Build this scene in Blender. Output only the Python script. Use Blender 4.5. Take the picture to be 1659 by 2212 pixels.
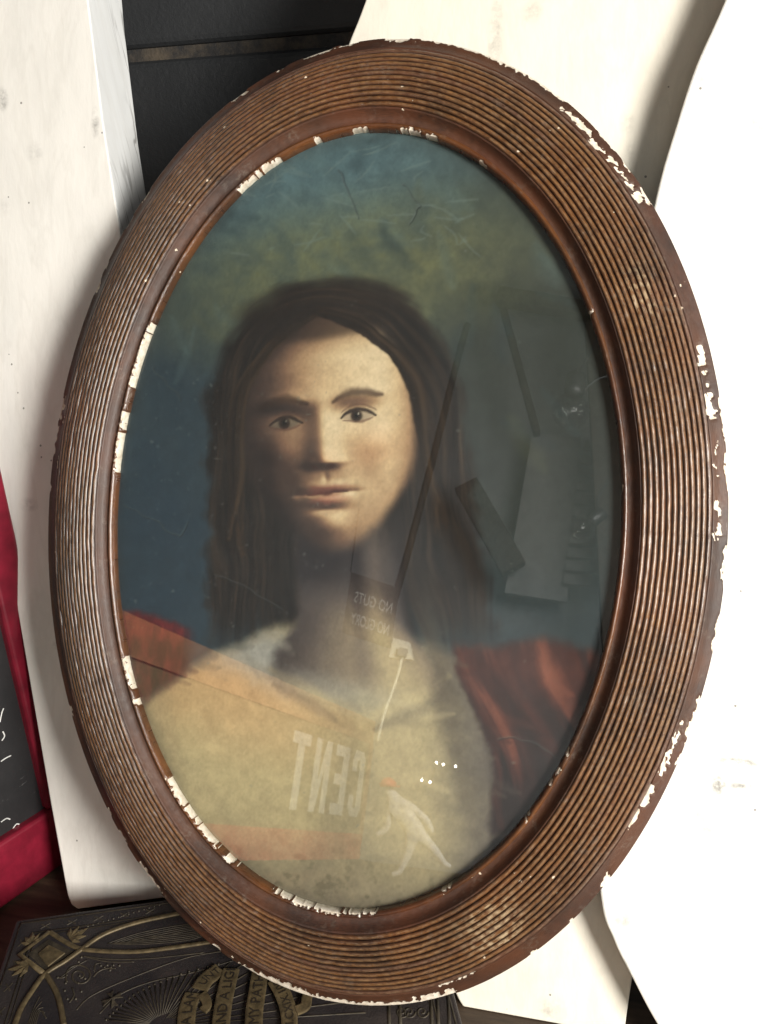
import bpy, bmesh, math, random
import numpy as np
from mathutils import Matrix, Vector
random.seed(7)
for o in list(bpy.data.objects): bpy.data.objects.remove(o)
scene = bpy.context.scene
COL = scene.collection
PI = math.pi

# ------------------------------------------------------------------ camera
LEAN = math.radians(20)
U = np.array([1, 0, 0.]); V = np.array([0, math.sin(LEAN), math.cos(LEAN)]); N = np.array([0, -math.cos(LEAN), math.sin(LEAN)])
ML = np.stack([U, V, N], 1)                       # picture-local -> world
C = np.array([0, 0, .323])                        # centre of the oval picture
CAM = np.array([0.1251, -0.4700, 0.4925])
def _rot(w):
    w = np.array(w); th = np.linalg.norm(w); k = w / th
    K = np.array([[0, -k[2], k[1]], [k[2], 0, -k[0]], [-k[1], k[0], 0]])
    return np.eye(3) + math.sin(th) * K + (1 - math.cos(th)) * K @ K
_R = _rot([-0.016249286249667705, -0.2146332618661994, -0.045667974839072624])
_c = np.array([-0.015812699911240614, -0.0036080455025582817, -0.5147969890316136])
RW = ML @ _R.T
CAM = C + ML @ (-_R.T @ _c)
FPX, CX, CY = 1789., 829.5, 1106.
cd = bpy.data.cameras.new('camera'); cam = bpy.data.objects.new('camera', cd); COL.objects.link(cam)
m4 = np.eye(4); m4[:3, :3] = RW; m4[:3, 3] = CAM
cam.matrix_world = Matrix(m4.tolist())
cd.sensor_fit = 'HORIZONTAL'; cd.sensor_width = 36; cd.lens = FPX / 1659 * 36
cd.clip_start = .01; cd.clip_end = 100
scene.camera = cam
scene.render.resolution_x = 768; scene.render.resolution_y = 1024

# ------------------------------------------------------------------ light
world = bpy.data.worlds.new('World'); scene.world = world; world.use_nodes = True
bg = world.node_tree.nodes['Background']
bg.inputs[0].default_value = (.80, .90, 1.0, 1); bg.inputs[1].default_value = .028
def area(name, loc, target, size, sy, power, color):
    l = bpy.data.lights.new(name, 'AREA'); l.shape = 'RECTANGLE'; l.size = size; l.size_y = sy; l.energy = power; l.color = color
    o = bpy.data.objects.new(name, l); COL.objects.link(o); o.location = loc
    o.rotation_euler = (Vector(target) - Vector(loc)).to_track_quat('-Z', 'Y').to_euler()
    return o
area('window_light', (1.30, -1.10, .72), (0, 0, .33), .50, .60, 65, (1, .965, .90))
area('room_fill_light', (.5, -.9, 1.0), (-.25, -2.6, .85), .6, .6, 100, (1, .98, .95))  # added fill lamp, brightens the room mirrored in the glass; no real source
scene.view_settings.view_transform = 'Standard'; scene.view_settings.look = 'None'
scene.cycles.max_bounces = 7; scene.cycles.diffuse_bounces = 3; scene.cycles.transparent_max_bounces = 8
scene.view_settings.exposure = 0; scene.view_settings.gamma = 1

# ------------------------------------------------------------------ helpers
def ray(x, y): return RW @ np.array([(x - CX) / FPX, -(y - CY) / FPX, -1.])
def onplane(x, y, P, n):
    d = ray(x, y); return CAM + d * (np.dot(np.asarray(P) - CAM, n) / np.dot(d, n))
def onz(x, y, z): return onplane(x, y, (0, 0, z), np.array([0, 0, 1.]))
def loc2w(p): return C + ML @ np.asarray(p, float)
def mirror(x, y, Y):                              # point of the room behind, seen in the glass
    h = onplane(x, y, C + N * .0171, N); d = ray(x, y); r = d - 2 * np.dot(d, N) * N
    return h + r * ((Y - h[1]) / r[1])

def tag(o, label=None, cat=None, group=None, kind=None):
    if label: o['label'] = label
    if cat: o['category'] = cat
    if group: o['group'] = group
    if kind: o['kind'] = kind
    return o
def empty(name, loc, rot=None):
    o = bpy.data.objects.new(name, None); COL.objects.link(o); o.empty_display_size = .05
    M = Matrix.Translation(Vector([float(a) for a in loc]))
    if rot is not None: M = M @ rot
    o.matrix_world = M; o['_m'] = 0
    del o['_m']
    return o
WM = {}
def wm(o):                                         # world matrix without a depsgraph update
    m = o.matrix_basis.copy()
    p = o.parent
    while p: m = p.matrix_basis @ m; p = p.parent
    return m
def mk(name, verts, faces, mat, parent=None, smooth=False, world=True):
    """mesh from world-space (or parent-space) vertices, stored in its parent's space"""
    me = bpy.data.meshes.new(name)
    if parent is not None and world:
        inv = np.array(wm(parent).inverted())
        v = np.asarray(verts, float); v = v @ inv[:3, :3].T + inv[:3, 3]
    else: v = np.asarray(verts, float)
    me.from_pydata(v.tolist(), [], [list(map(int, f)) for f in faces])
    if smooth: me.polygons.foreach_set('use_smooth', [True] * len(me.polygons))
    me.update()
    mats = mat if isinstance(mat, (list, tuple)) else [mat]
    for m in mats: me.materials.append(m)
    o = bpy.data.objects.new(name, me); COL.objects.link(o)
    if parent is not None: o.parent = parent
    return o
def bevel(o, w, seg=2, ang=40):
    b = o.modifiers.new('bevel', 'BEVEL'); b.width = w; b.segments = seg; b.limit_method = 'ANGLE'; b.angle_limit = math.radians(ang)
    return o
BOXF = [(0, 3, 2, 1), (4, 5, 6, 7), (0, 1, 5, 4), (1, 2, 6, 5), (2, 3, 7, 6), (3, 0, 4, 7)]
def boxv(x0, x1, y0, y1, z0, z1):
    return [(x0, y0, z0), (x1, y0, z0), (x1, y1, z0), (x0, y1, z0), (x0, y0, z1), (x1, y0, z1), (x1, y1, z1), (x0, y1, z1)]
def slab(outline, depth_vec):
    """front outline (world points, ccw seen from the front) extruded by depth_vec"""
    a = np.asarray(outline, float); n = len(a); b = a + np.asarray(depth_vec)
    F = [list(range(n)), list(range(2 * n - 1, n - 1, -1))] + [(i, i + n, (i + 1) % n + n, (i + 1) % n) for i in range(n)]
    return np.concatenate([a, b]), F
def tube(pts, r, seg=8, closed=False, up=(0, 0, 1), flat=1.0):
    pts = np.asarray(pts, float); n = len(pts); vs = []; fs = []
    rr = np.full(n, r) if np.isscalar(r) else np.asarray(r)
    for i in range(n):
        a = pts[(i - 1) % n] if closed or i > 0 else pts[0]; b = pts[(i + 1) % n] if closed or i < n - 1 else pts[-1]
        t = b - a; t /= np.linalg.norm(t) + 1e-12
        s = np.cross(t, up)
        if np.linalg.norm(s) < 1e-4: s = np.cross(t, (1, 0, 0))
        s /= np.linalg.norm(s); w = np.cross(s, t)
        for k in range(seg):
            q = 2 * PI * k / seg; vs.append(pts[i] + rr[i] * (math.cos(q) * s + flat * math.sin(q) * w))
    for i in range(n if closed else n - 1):
        for k in range(seg):
            j = (i + 1) % n; fs.append((i * seg + k, i * seg + (k + 1) % seg, j * seg + (k + 1) % seg, j * seg + k))
    if not closed:
        fs.append(tuple(range(seg))[::-1]); fs.append(tuple((n - 1) * seg + k for k in range(seg)))
    return vs, fs
def lathe(p, axis, prof, seg=24):
    """prof: list of (distance along axis, radius)"""
    p = np.asarray(p, float); ax = np.asarray(axis, float); ax /= np.linalg.norm(ax)
    s = np.cross(ax, (0.3, .2, 1)); s /= np.linalg.norm(s); w = np.cross(ax, s); vs = []; fs = []
    for (h, r) in prof:
        for k in range(seg):
            q = 2 * PI * k / seg; vs.append(p + ax * h + r * (math.cos(q) * s + math.sin(q) * w))
    for i in range(len(prof) - 1):
        for k in range(seg): fs.append((i * seg + k, i * seg + (k + 1) % seg, (i + 1) * seg + (k + 1) % seg, (i + 1) * seg + k))
    fs.append(tuple(range(seg))[::-1]); fs.append(tuple((len(prof) - 1) * seg + k for k in range(seg)))
    return vs, fs
def spline(P, n=10, closed=False):
    P = np.asarray(P, float); m = len(P); out = []
    for i in range(m if closed else m - 1):
        if closed: a, b, c, d = P[(i - 1) % m], P[i], P[(i + 1) % m], P[(i + 2) % m]
        else: a, b, c, d = P[max(i - 1, 0)], P[i], P[i + 1], P[min(i + 2, m - 1)]
        for k in range(n):
            t = k / n; out.append(.5 * ((2 * b) + (c - a) * t + (2 * a - 5 * b + 4 * c - d) * t * t + (3 * b - a - 3 * c + d) * t ** 3))
    if not closed: out.append(P[-1])
    return np.array(out)
# value noise (numpy)
def _h(ix, iy, seed):
    n = (ix * 374761393 + iy * 668265263 + seed * 974711) & 0x7fffffff
    n = ((n ^ (n >> 13)) * 1274126177) & 0x7fffffff
    return ((n ^ (n >> 16)) & 0xffff) / 65535.
def vnoise(x, y, seed=0):
    x = np.asarray(x, float); y = np.asarray(y, float)
    ix = np.floor(x).astype(np.int64); iy = np.floor(y).astype(np.int64); fx = x - ix; fy = y - iy
    fx = fx * fx * (3 - 2 * fx); fy = fy * fy * (3 - 2 * fy)
    return (_h(ix, iy, seed) * (1 - fx) + _h(ix + 1, iy, seed) * fx) * (1 - fy) + (_h(ix, iy + 1, seed) * (1 - fx) + _h(ix + 1, iy + 1, seed) * fx) * fy
def fbm(x, y, seed=0, oct=4):
    s = 0; a = .5; t = 0
    for i in range(oct):
        s = s + a * vnoise(x * 2 ** i, y * 2 ** i, seed + i * 17); t += a; a *= .5
    return s / t
def sstep(a, b, x):
    t = np.clip((x - a) / (b - a), 0, 1); return t * t * (3 - 2 * t)

# ------------------------------------------------------------------ materials
class NT:
    def __init__(s, name):
        s.m = bpy.data.materials.new(name); s.m.use_nodes = True; s.t = s.m.node_tree; s.n = s.t.nodes; s.l = s.t.links
        s.b = s.n['Principled BSDF']; s.out = s.n['Material Output']
    def new(s, ty, **kw):
        n = s.n.new(ty)
        for k, v in kw.items(): setattr(n, k, v)
        return n
    def noise(s, vec, scale, detail=4, rough=.55, dist=0):
        n = s.new('ShaderNodeTexNoise'); n.inputs['Scale'].default_value = scale; n.inputs['Detail'].default_value = detail
        n.inputs['Roughness'].default_value = rough; n.inputs['Distortion'].default_value = dist
        if vec: s.l.new(vec, n.inputs['Vector'])
        return n.outputs['Fac']
    def coord(s, which='Object', scale=None, rot=None):
        t = s.new('ShaderNodeTexCoord'); o = t.outputs[which]
        if scale or rot:
            mp = s.new('ShaderNodeMapping'); s.l.new(o, mp.inputs['Vector'])
            if scale: mp.inputs['Scale'].default_value = scale
            if rot: mp.inputs['Rotation'].default_value = rot
            o = mp.outputs[0]
        return o
    def ramp(s, fac, stops):
        r = s.new('ShaderNodeValToRGB'); e = r.color_ramp.elements
        while len(e) < len(stops): e.new(.5)
        for i, (p, c) in enumerate(stops):
            e[i].position = p; e[i].color = c if hasattr(c, '__len__') and len(c) == 4 else (tuple(c) + (1,) if hasattr(c, '__len__') else (c, c, c, 1))
        s.l.new(fac, r.inputs[0]); return r.outputs[0]
    def mix(s, fac, a, b, mode='MIX'):
        n = s.new('ShaderNodeMix', data_type='RGBA', blend_type=mode)
        for k, v in ((0, fac), (6, a), (7, b)):
            if hasattr(v, 'is_linked') or isinstance(v, bpy.types.NodeSocket): s.l.new(v, n.inputs[k])
            elif k == 0: n.inputs[0].default_value = v
            else: n.inputs[k].default_value = tuple(v) + (1,)
        return n.outputs[2]
    def math(s, op, a, b=None):
        n = s.new('ShaderNodeMath', operation=op)
        for k, v in ((0, a), (1, b)):
            if v is None: continue
            if isinstance(v, bpy.types.NodeSocket): s.l.new(v, n.inputs[k])
            else: n.inputs[k].default_value = v
        return n.outputs[0]
    def set(s, **kw):
        for k, v in kw.items():
            k = k.replace('_', ' ')
            if isinstance(v, bpy.types.NodeSocket): s.l.new(v, s.b.inputs[k])
            elif hasattr(v, '__len__'): s.b.inputs[k].default_value = tuple(v) + ((1,) if len(v) == 3 else ())
            else: s.b.inputs[k].default_value = v
        return s
    def bump(s, h, strength=.3, dist=.001):
        n = s.new('ShaderNodeBump'); n.inputs['Strength'].default_value = strength; n.inputs['Distance'].default_value = dist
        s.l.new(h, n.inputs['Height']); s.l.new(n.outputs[0], s.b.inputs['Normal']); return s
    def attr(s, name):
        n = s.new('ShaderNodeAttribute'); n.attribute_name = name; return n

def simple(name, color, rough=.5, metal=0, nscale=60, var=.25, bump=.15, bd=.0005):
    t = NT(name); c = t.coord(); f = t.noise(c, nscale, 5)
    col = t.ramp(f, [(.3, tuple(x * (1 - var) for x in color)), (.7, tuple(min(1, x * (1 + var)) for x in color))])
    t.set(Base_Color=col, Roughness=rough, Metallic=metal); t.bump(t.noise(c, nscale * 3, 4), bump, bd)
    return t.m

def white_paint(name, base=(.80, .775, .70), marks=(), specks=True, streak=(6, 6, 1.2), cracks=False):
    t = NT(name); c = t.coord()
    f = t.noise(t.coord(scale=streak), 9, 5)
    col = t.ramp(f, [(.28, tuple(x * .93 for x in base)), (.55, base), (.8, tuple(min(1, x * 1.04) for x in base))])
    wd = t.ramp(t.noise(t.coord(scale=(26, 26, 2.2)), 1.6, 4, .6, .5), [(.46, 0.), (.52, .10), (.58, 0.)]); col = t.mix(wd, col, (.45, .42, .36))
    g = t.noise(c, 14, 6, .65)                                   # grime clouds
    col = t.mix(t.ramp(g, [(.56, 0.), (.78, .22)]), col, (.42, .40, .35))
    if specks:
        v = t.new('ShaderNodeTexVoronoi'); v.inputs['Scale'].default_value = 95; t.l.new(c, v.inputs['Vector'])
        sp = t.math('LESS_THAN', v.outputs['Distance'], .075)
        sp = t.math('MULTIPLY', sp, t.math('GREATER_THAN', t.noise(c, 23, 2), .60))
        col = t.mix(t.math('MULTIPLY', sp, .75), col, (.10, .09, .08))
    dist = t.noise(c, 160, 4, .7)
    for (p, r, s) in marks:                                       # individual scuffs, object space
        n = t.new('ShaderNodeVectorMath', operation='SUBTRACT'); t.l.new(t.coord('Object'), n.inputs[0]); n.inputs[1].default_value = p
        q = t.new('ShaderNodeVectorMath', operation='DIVIDE'); t.l.new(n.outputs[0], q.inputs[0]); q.inputs[1].default_value = r
        ln = t.new('ShaderNodeVectorMath', operation='LENGTH'); t.l.new(q.outputs[0], ln.inputs[0])
        k = t.math('SUBTRACT', 1.0, ln.outputs['Value'])
        k = t.math('MULTIPLY', t.ramp(k, [(0., 0.), (.7, .9)]), t.ramp(dist, [(.36, 0.), (.72, 1.)]))
        col = t.mix(t.math('MULTIPLY', k, s), col, (.10, .095, .085))
    h = t.noise(t.coord(scale=streak), 60, 4)
    rough = .42
    if cracks:
        cr = t.noise(t.coord(scale=(70, 70, 3.2)), 1.0, 3, .6, .6)
        ck = t.ramp(cr, [(.465, 0.), (.49, 1.), (.51, 1.), (.535, 0.)])
        ck = t.math('MULTIPLY', ck, t.ramp(t.noise(c, 7, 2), [(.36, 0.), (.5, 1.)]))
        col = t.mix(t.math('MULTIPLY', ck, .75), col, (.13, .12, .11))
        h = t.math('SUBTRACT', h, t.math('MULTIPLY', ck, 2.0))
    t.set(Base_Color=col, Roughness=rough); t.bump(h, .25, .0006)
    return t.m

# wood of the frame ---------------------------------------------------------
def frame_wood(name, crest=True, base=((.028, .0105, .0052), (.072, .0265, .0105)), gloss=.34, coat=.40):
    t = NT(name); c = t.coord()
    at = t.attr('ring'); sep = t.new('ShaderNodeSeparateXYZ'); t.l.new(at.outputs['Vector'], sep.inputs[0])
    cmb = t.new('ShaderNodeCombineXYZ')
    ca = t.math('MULTIPLY', sep.outputs['X'], 6.0); sa = t.math('MULTIPLY', sep.outputs['Y'], 60.0)
    t.l.new(ca, cmb.inputs[0]); t.l.new(sa, cmb.inputs[1])
    streak = t.noise(cmb.outputs[0], 6.0, 6, .62)
    blotch = t.noise(c, 16, 4, .6)
    fine = t.noise(c, 420, 3, .6)
    col = t.ramp(streak, [(.30, base[0]), (.68, base[1])])
    col = t.mix(t.ramp(blotch, [(.40, 0.), (.66, .85)]), col, (.024, .012, .008))
    col = t.mix(t.ramp(t.noise(c, 11, 3), [(.50, 0.), (.72, .55)]), col, (.115, .034, .014))
    if crest:                                                     # rubbed tops of the reeds
        cr = t.attr('crest').outputs['Fac']
        rub = t.math('MULTIPLY', cr, t.ramp(t.math('ADD', t.math('MULTIPLY', streak, .6), t.math('MULTIPLY', fine, .4)), [(.38, .05), (.60, 1.)]))
        tn = t.math('ADD', t.attr('tint').outputs['Fac'], t.math('MULTIPLY', t.math('SUBTRACT', t.noise(c, 7, 3), .5), 1.6))
        rubc = t.ramp(tn, [(.15, (.165, .082, .048)), (.5, (.270, .132, .046)), (.85, (.230, .100, .030))])
        col = t.mix(t.math('MULTIPLY', rub, .80), col, rubc)
        groove = t.math('SUBTRACT', 1.0, cr)  # colour goes darker towards the grooves between the reeds
        col = t.mix(t.math('MULTIPLY', t.ramp(groove, [(.55, 0.), (.95, 1.)]), .55), col, (.022, .012, .008))
    dn = t.math('MULTIPLY', t.ramp(t.noise(c, 55, 5, .7), [(.52, 0.), (.70, 1.)]), t.ramp(t.noise(c, 340, 3, .7), [(.48, 0.), (.62, 1.)]))
    col = t.mix(t.math('MULTIPLY', dn, .45), col, (.20, .165, .13))
    dk = t.math('MULTIPLY', t.ramp(t.noise(c, 15, 6, .72), [(.50, 0.), (.63, 1.)]), t.ramp(streak, [(.38, 1.), (.62, .25)]))
    col = t.mix(t.math('MULTIPLY', dk, .85), col, (.016, .010, .008))
    wear = t.attr('wear').outputs['Fac']                          # crests rubbed through to pale ground
    wv = t.ramp(t.math('ADD', t.math('MULTIPLY', streak, .5), t.math('MULTIPLY', t.noise(c, 260, 4), .5)), [(.47, 0.), (.56, 1.)])
    col = t.mix(t.math('MULTIPLY', wear, wv), col, (.40, .30, .18))
    vor = t.new('ShaderNodeTexVoronoi'); vor.inputs['Scale'].default_value = 120; t.l.new(c, vor.inputs['Vector'])
    sp = t.math('MULTIPLY', t.math('LESS_THAN', t.math('ADD', vor.outputs['Distance'], t.math('MULTIPLY', t.math('SUBTRACT', t.noise(c, 700, 3, .7), .5), .30)), .085), t.math('GREATER_THAN', t.noise(c, 37, 2), .60))
    col = t.mix(sp, col, (.66, .55, .42))
    ch = t.attr('chip').outputs['Fac']
    chn = t.math('ADD', ch, t.math('MULTIPLY', t.math('SUBTRACT', t.noise(c, 480, 3, .7), .5), .45))
    chm = t.ramp(chn, [(.49, 0.), (.53, 1.)])
    gesso = t.ramp(t.noise(c, 300, 4), [(.3, (.50, .42, .32)), (.7, (.76, .70, .60))])
    col = t.mix(chm, col, gesso)
    rg = t.math('ADD', t.math('MULTIPLY', streak, .22), gloss - .10)
    rg = t.math('ADD', rg, t.math('MULTIPLY', chm, .45))
    t.set(Base_Color=col, Roughness=rg, Coat_Weight=coat, Coat_Roughness=.24)
    t.bump(t.math('ADD', t.math('MULTIPLY', fine, .5), streak), .35, .0006)
    return t.m
M_FRAME = frame_wood('frame_wood', False, ((.042, .0150, .0068), (.098, .036, .0145)), gloss=.50, coat=.04)
M_REED = frame_wood('reed_wood', True)
M_LIP = frame_wood('lip_wood', False, ((.080, .028, .009), (.155, .060, .018)), .28)

# glass pane
t = NT('glass'); t.n.remove(t.b)
tr = t.new('ShaderNodeBsdfTransparent'); gl = t.new('ShaderNodeBsdfGlossy'); gl.inputs['Roughness'].default_value = .011
tr.inputs[0].default_value = (.965, .975, .965, 1)
lw = t.new('ShaderNodeLayerWeight'); lw.inputs['Blend'].default_value = .5
fr = t.math('ADD', t.math('MULTIPLY', t.math('POWER', lw.outputs['Facing'], 5.0), .9), .043)
mx = t.new('ShaderNodeMixShader'); t.l.new(fr, mx.inputs[0]); t.l.new(tr.outputs[0], mx.inputs[1]); t.l.new(gl.outputs[0], mx.inputs[2]); t.l.new(mx.outputs[0], t.out.inputs[0])
M_GLASS = t.m

# painted surface of the picture
t = NT('pastel_painting'); a = t.attr('paint'); c = t.coord()
g = t.noise(c, 700, 3, .7)
col = t.mix(.5, a.outputs['Color'], t.ramp(g, [(.3, .36), (.7, .64)]), 'OVERLAY')
col = t.mix(.35, a.outputs['Color'], col)
t.set(Base_Color=col, Roughness=.72, Specular_IOR_Level=.25); t.bump(t.noise(c, 300, 4), .10, .0003)
M_PAINT = t.m

# book leather
t = NT('black_leather'); c = t.coord(); v = t.new('ShaderNodeTexVoronoi'); v.inputs['Scale'].default_value = 650; t.l.new(c, v.inputs['Vector'])
f = t.noise(c, 35, 5)
t.set(Base_Color=t.ramp(f, [(.35, (.016, .014, .016)), (.7, (.036, .028, .026))]), Roughness=t.ramp(f, [(.3, .42), (.7, .6)]))
t.bump(t.math('ADD', v.outputs['Distance'], f), .35, .0005); M_LEATHER = t.m
M_GILT = simple('worn_gilt', (.105, .078, .040), .5, .3, 220, .45, .3)
M_GILTDK = simple('tarnished_gilt', (.045, .036, .024), .55, .2, 220, .45, .3)
M_INK = simple('dark_lettering', (.018, .013, .009), .6)
M_PAGES = simple('page_edges', (.30, .24, .15), .8, 0, 300, .3, .5)
M_RED = simple('red_gloss_paint', (.165, .007, .020), .36, 0, 45, .4, .3)
t = NT('chalkboard'); c = t.coord(); f = t.noise(c, 18, 6, .7)
sc = t.noise(t.coord(scale=(40, 8, 40), rot=(.3, .5, .2)), 3, 4, .6, 1.2)
col = t.ramp(f, [(.35, (.010, .010, .011)), (.75, (.022, .021, .022))])
col = t.mix(t.ramp(sc, [(.66, 0.), (.72, .35)]), col, (.20, .20, .20))
t.set(Base_Color=col, Roughness=.5); t.bump(f, .2, .0004); M_CHALK = t.m
M_CHALKMARK = simple('chalk', (.60, .60, .58), .9)
# wall paint, floor
t = NT('charcoal_block_paint'); c = t.coord('Object'); f = t.noise(c, 9, 5)
col = t.ramp(f, [(.3, (.020, .0215, .0235)), (.7, (.030, .0315, .034))])
t.set(Base_Color=col, Roughness=.62); t.bump(t.math('ADD', t.noise(c, 140, 5, .7), t.math('MULTIPLY', t.noise(c, 30, 3), .7)), .55, .0018); M_BLOCK = t.m
t = NT('dusty_mortar'); c = t.coord(); f = t.noise(c, 26, 5, .7)
t.set(Base_Color=t.ramp(f, [(.42, (.026, .025, .025)), (.72, (.110, .085, .058))]), Roughness=.85); t.bump(t.noise(c, 200, 4), .6, .002); M_MORTAR = t.m
t = NT('dark_wood_floor'); c = t.coord(scale=(3, 28, 3)); f = t.noise(c, 6, 6, .65, .4)
t.set(Base_Color=t.ramp(f, [(.3, (.022, .014, .009)), (.7, (.075, .048, .029))]), Roughness=.55); t.bump(f, .3, .001); M_FLOOR = t.m

# ------------------------------------------------------------------ setting
ZB = .035
fl = mk('floor', [(-4, -4.2, 0), (4, -4.2, 0), (4, .5, 0), (-4, .5, 0)], [(0, 1, 2, 3)], M_FLOOR); tag(fl, kind='structure')
WY = .36
wall = mk('wall', boxv(-3, 3, WY + .001, WY + .14, 0, 2.6), BOXF, M_MORTAR); tag(wall, kind='structure')
ZJ = .658
bme = {}
for r in range(-4, 4):
    z0 = ZJ + r * .2 + .005; z1 = ZJ + (r + 1) * .2 - .005
    z0 = max(z0, .002)
    if z1 <= z0: continue
    for k in range(-3, 4):
        x0 = k * .4 + (.28 if r % 2 else 0) + .075
        key = round(z1 - z0, 3)
        if key not in bme:
            o = mk('block', boxv(.004, .396, 0, .02, 0, z1 - z0), BOXF, M_BLOCK, wall, world=False); bevel(o, .007, 3); bme[key] = o
        else:
            o = bme[key].copy(); COL.objects.link(o); o.parent = wall
        o.location = (x0, WY - .006 + .0016 * random.random(), z0)

# ------------------------------------------------------------------ white boards
def lean_plane(y0, deg):
    a = math.radians(deg); return np.array([0, y0, 0.]), np.array([0, -math.cos(a), math.sin(a)])
def board(name, pix, plane, thick, mats, label, marks_px=(), closed_spline=None):
    P, n = plane
    pts = np.array([onplane(x, y, P, n) for x, y in pix])
    pts[:, 2] = np.maximum(pts[:, 2], 0.0005)
    # ccw seen from the front
    area2 = sum(pts[i][0] * pts[(i + 1) % len(pts)][2] - pts[(i + 1) % len(pts)][0] * pts[i][2] for i in range(len(pts)))
    if area2 < 0: pts = pts[::-1]
    v, f = slab(pts, -n * thick)
    v[:, 2] = np.maximum(v[:, 2], 0.0004)
    o = mk(name, v, f, mats)
    tag(o, label, 'board', 'white painted boards leaning against the wall')
    return o, pts
# left plank
PL = lean_plane(-.0288 + 0.0, 14)
def smear(px, py, plane, rx, rz, s):
    p = onplane(px, py, *plane); return (tuple(p), (rx, .05, rz), s)
M_WL = white_paint('white_paint_plank', (.86, .84, .79), [smear(75, 330, PL, .008, .009, .3), smear(5, 215, PL, .006, .01, .8), smear(10, 445, PL, .007, .008, .2), smear(206, 265, PL, .004, .012, .7), smear(125, 1395, PL, .006, .006, .6), smear(62, 1090, PL, .01, .006, .4)])
M_WLS = white_paint('white_paint_cracked_edge', (.70, .71, .71), specks=False, cracks=True)
pix = [(160, -330), (-262, -330), (0, 1100), (110, 1740), (140, 1905), (146, 1935), (154, 1955), (168, 1966), (260, 1952), (470, 1925), (400, 1490), (258, 490), (222, 260), (190, 0)]
left_plank, lp = board('timber_plank', pix, PL, .050, [M_WL, M_WLS], 'thick white timber plank at left with cracked paint on its side edge')
nf = len(lp)
for p in left_plank.data.polygons:
    if abs(p.normal.x) > .6 and p.normal.x > 0: p.material_index = 1
bevel(left_plank, .0011, 2, 30)
# middle board
PM = lean_plane(-.056, 19)
M_WM = white_paint('cream_paint_board', (.80, .755, .655), [smear(1070, 90, PM, .006, .045, .45), smear(1150, 25, PM, .008, .008, .4), smear(1355, 265, PM, .006, .009, .3), smear(1362, 330, PM, .004, .008, .3), smear(1190, 2180, PM, .012, .01, .45)])
pix = list(spline([(905, -330), (790, 0), (748, 110), (690, 300), (660, 600), (690, 1000), (800, 1600), (960, 2080), (1000, 2176)], 6)) + [(1180, 2213), (1345, 2250)] + list(spline([(1351, 2212), (1366, 2112), (1400, 1900), (1490, 1400), (1540, 800), (1600, 300), (1650, 0), (1720, -330)], 6))
mid_board, _ = board('curved_board', pix, PM, .016, M_WM, 'cream white curved board behind the top right of the oval frame'); bevel(mid_board, .0012, 2, 30)
# right board
PR = lean_plane(-.078, 18.4)
M_WR = white_paint('white_paint_board', (.80, .79, .745), [smear(1550, 1692, PR, .006, .008, 1), smear(1552, 1695, PR, .004, .006, 1), smear(1600, 1645, PR, .020, .0028, 1), smear(1590, 1697, PR, .016, .0026, 1), smear(1520, 1780, PR, .02, .02, .35), smear(1500, 150, PR, .02, .03, .3), smear(1640, 260, PR, .012, .02, .35), smear(1345, 1985, PR, .008, .006, .6), smear(1340, 2090, PR, .008, .008, .6)])
pix = list(spline([(1700, -330), (1567, 0), (1505, 140), (1462, 270), (1417, 432), (1345, 800), (1296, 1250), (1282, 1650), (1298, 1935), (1326, 2030), (1364, 2108), (1420, 2213), (1500, 2330)], 8)) + [(1760, 2400), (2150, 2330), (2250, 1300), (2250, -330)]
right_board, _ = board('curved_board', pix, PR, .016, M_WR, 'bright white board with a bowed edge along the right side of the frame'); bevel(right_board, .0012, 2, 30)

# ------------------------------------------------------------------ framed oval picture
A0, B0, AI, BI, HL = .2160, .3000, .1563, .2338, .0205
base = empty('framed_picture', loc2w((0, -B0, -.012)), Matrix([list(r) for r in ML]).to_4x4())
tag(base, 'oval portrait painting under glass in a chipped brown reeded wooden frame', 'painting')
frame_off = np.array([0, -B0, -.012])              # picture-local -> object-local
def ab(s): return A0 + (AI - A0) * s, B0 + (BI - B0) * s
def prof(s): return .0255 * (1 - (1 - np.clip(np.asarray(s) / .90, 0, 1)) ** 1.75)
def px2t(px, py, inner):
    q = np.linalg.inv(ML) @ (onplane(px, py, C + N * (HL if inner else 0), N) - C)
    return math.atan2(q[1] / (BI if inner else B0), q[0] / (AI if inner else A0)) % (2 * PI)
# chips: (px,py) start -> end along the edge, depth in profile coordinate s, roughness
OUT = [((838, 88), (895, 90), .10), ((600, 158), (620, 148), .06), ((506, 220), (532, 202), .11), ((660, 132), (715, 112), .07), ((735, 106), (770, 98), .06), ((905, 92), (1050, 120), .055), ((1050, 118), (1115, 148), .085), ((1115, 148), (1225, 212), .075),
       ((1395, 405), (1412, 432), .10), ((1290, 285), (1325, 325), .04), ((1345, 350), (1362, 372), .05), ((1555, 860), (1566, 960), .05), ((1568, 985), (1573, 1060), .06), ((1568, 1180), (1562, 1260), .09), ((1550, 1330), (1543, 1400), .05), ((1512, 1500), (1480, 1600), .075), ((1468, 1625), (1460, 1650), .05), ((1296, 1908), (1318, 1880), .13), ((1245, 1990), (1238, 1998), .05), ((1165, 2055), (1150, 2065), .05),
       ((990, 2150), (905, 2166), .13), ((905, 2166), (700, 2155), .10), ((700, 2155), (560, 2108), .15), ((560, 2108), (505, 2078), .09), ((478, 2050), (465, 2038), .10), ((352, 1930), (300, 1862), .10), ((275, 1828), (258, 1795), .07), ((232, 1745), (240, 1760), .08), ((157, 1545), (150, 1528), .09), ((137, 862), (130, 905), .14), ((124, 925), (120, 950), .07), ((113, 1050), (112, 1062), .05), ((205, 628), (216, 600), .10), ((225, 580), (233, 560), .06), ((270, 490), (285, 460), .05), ((300, 430), (318, 402), .07), ((115, 985), (118, 965), .05)]
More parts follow.
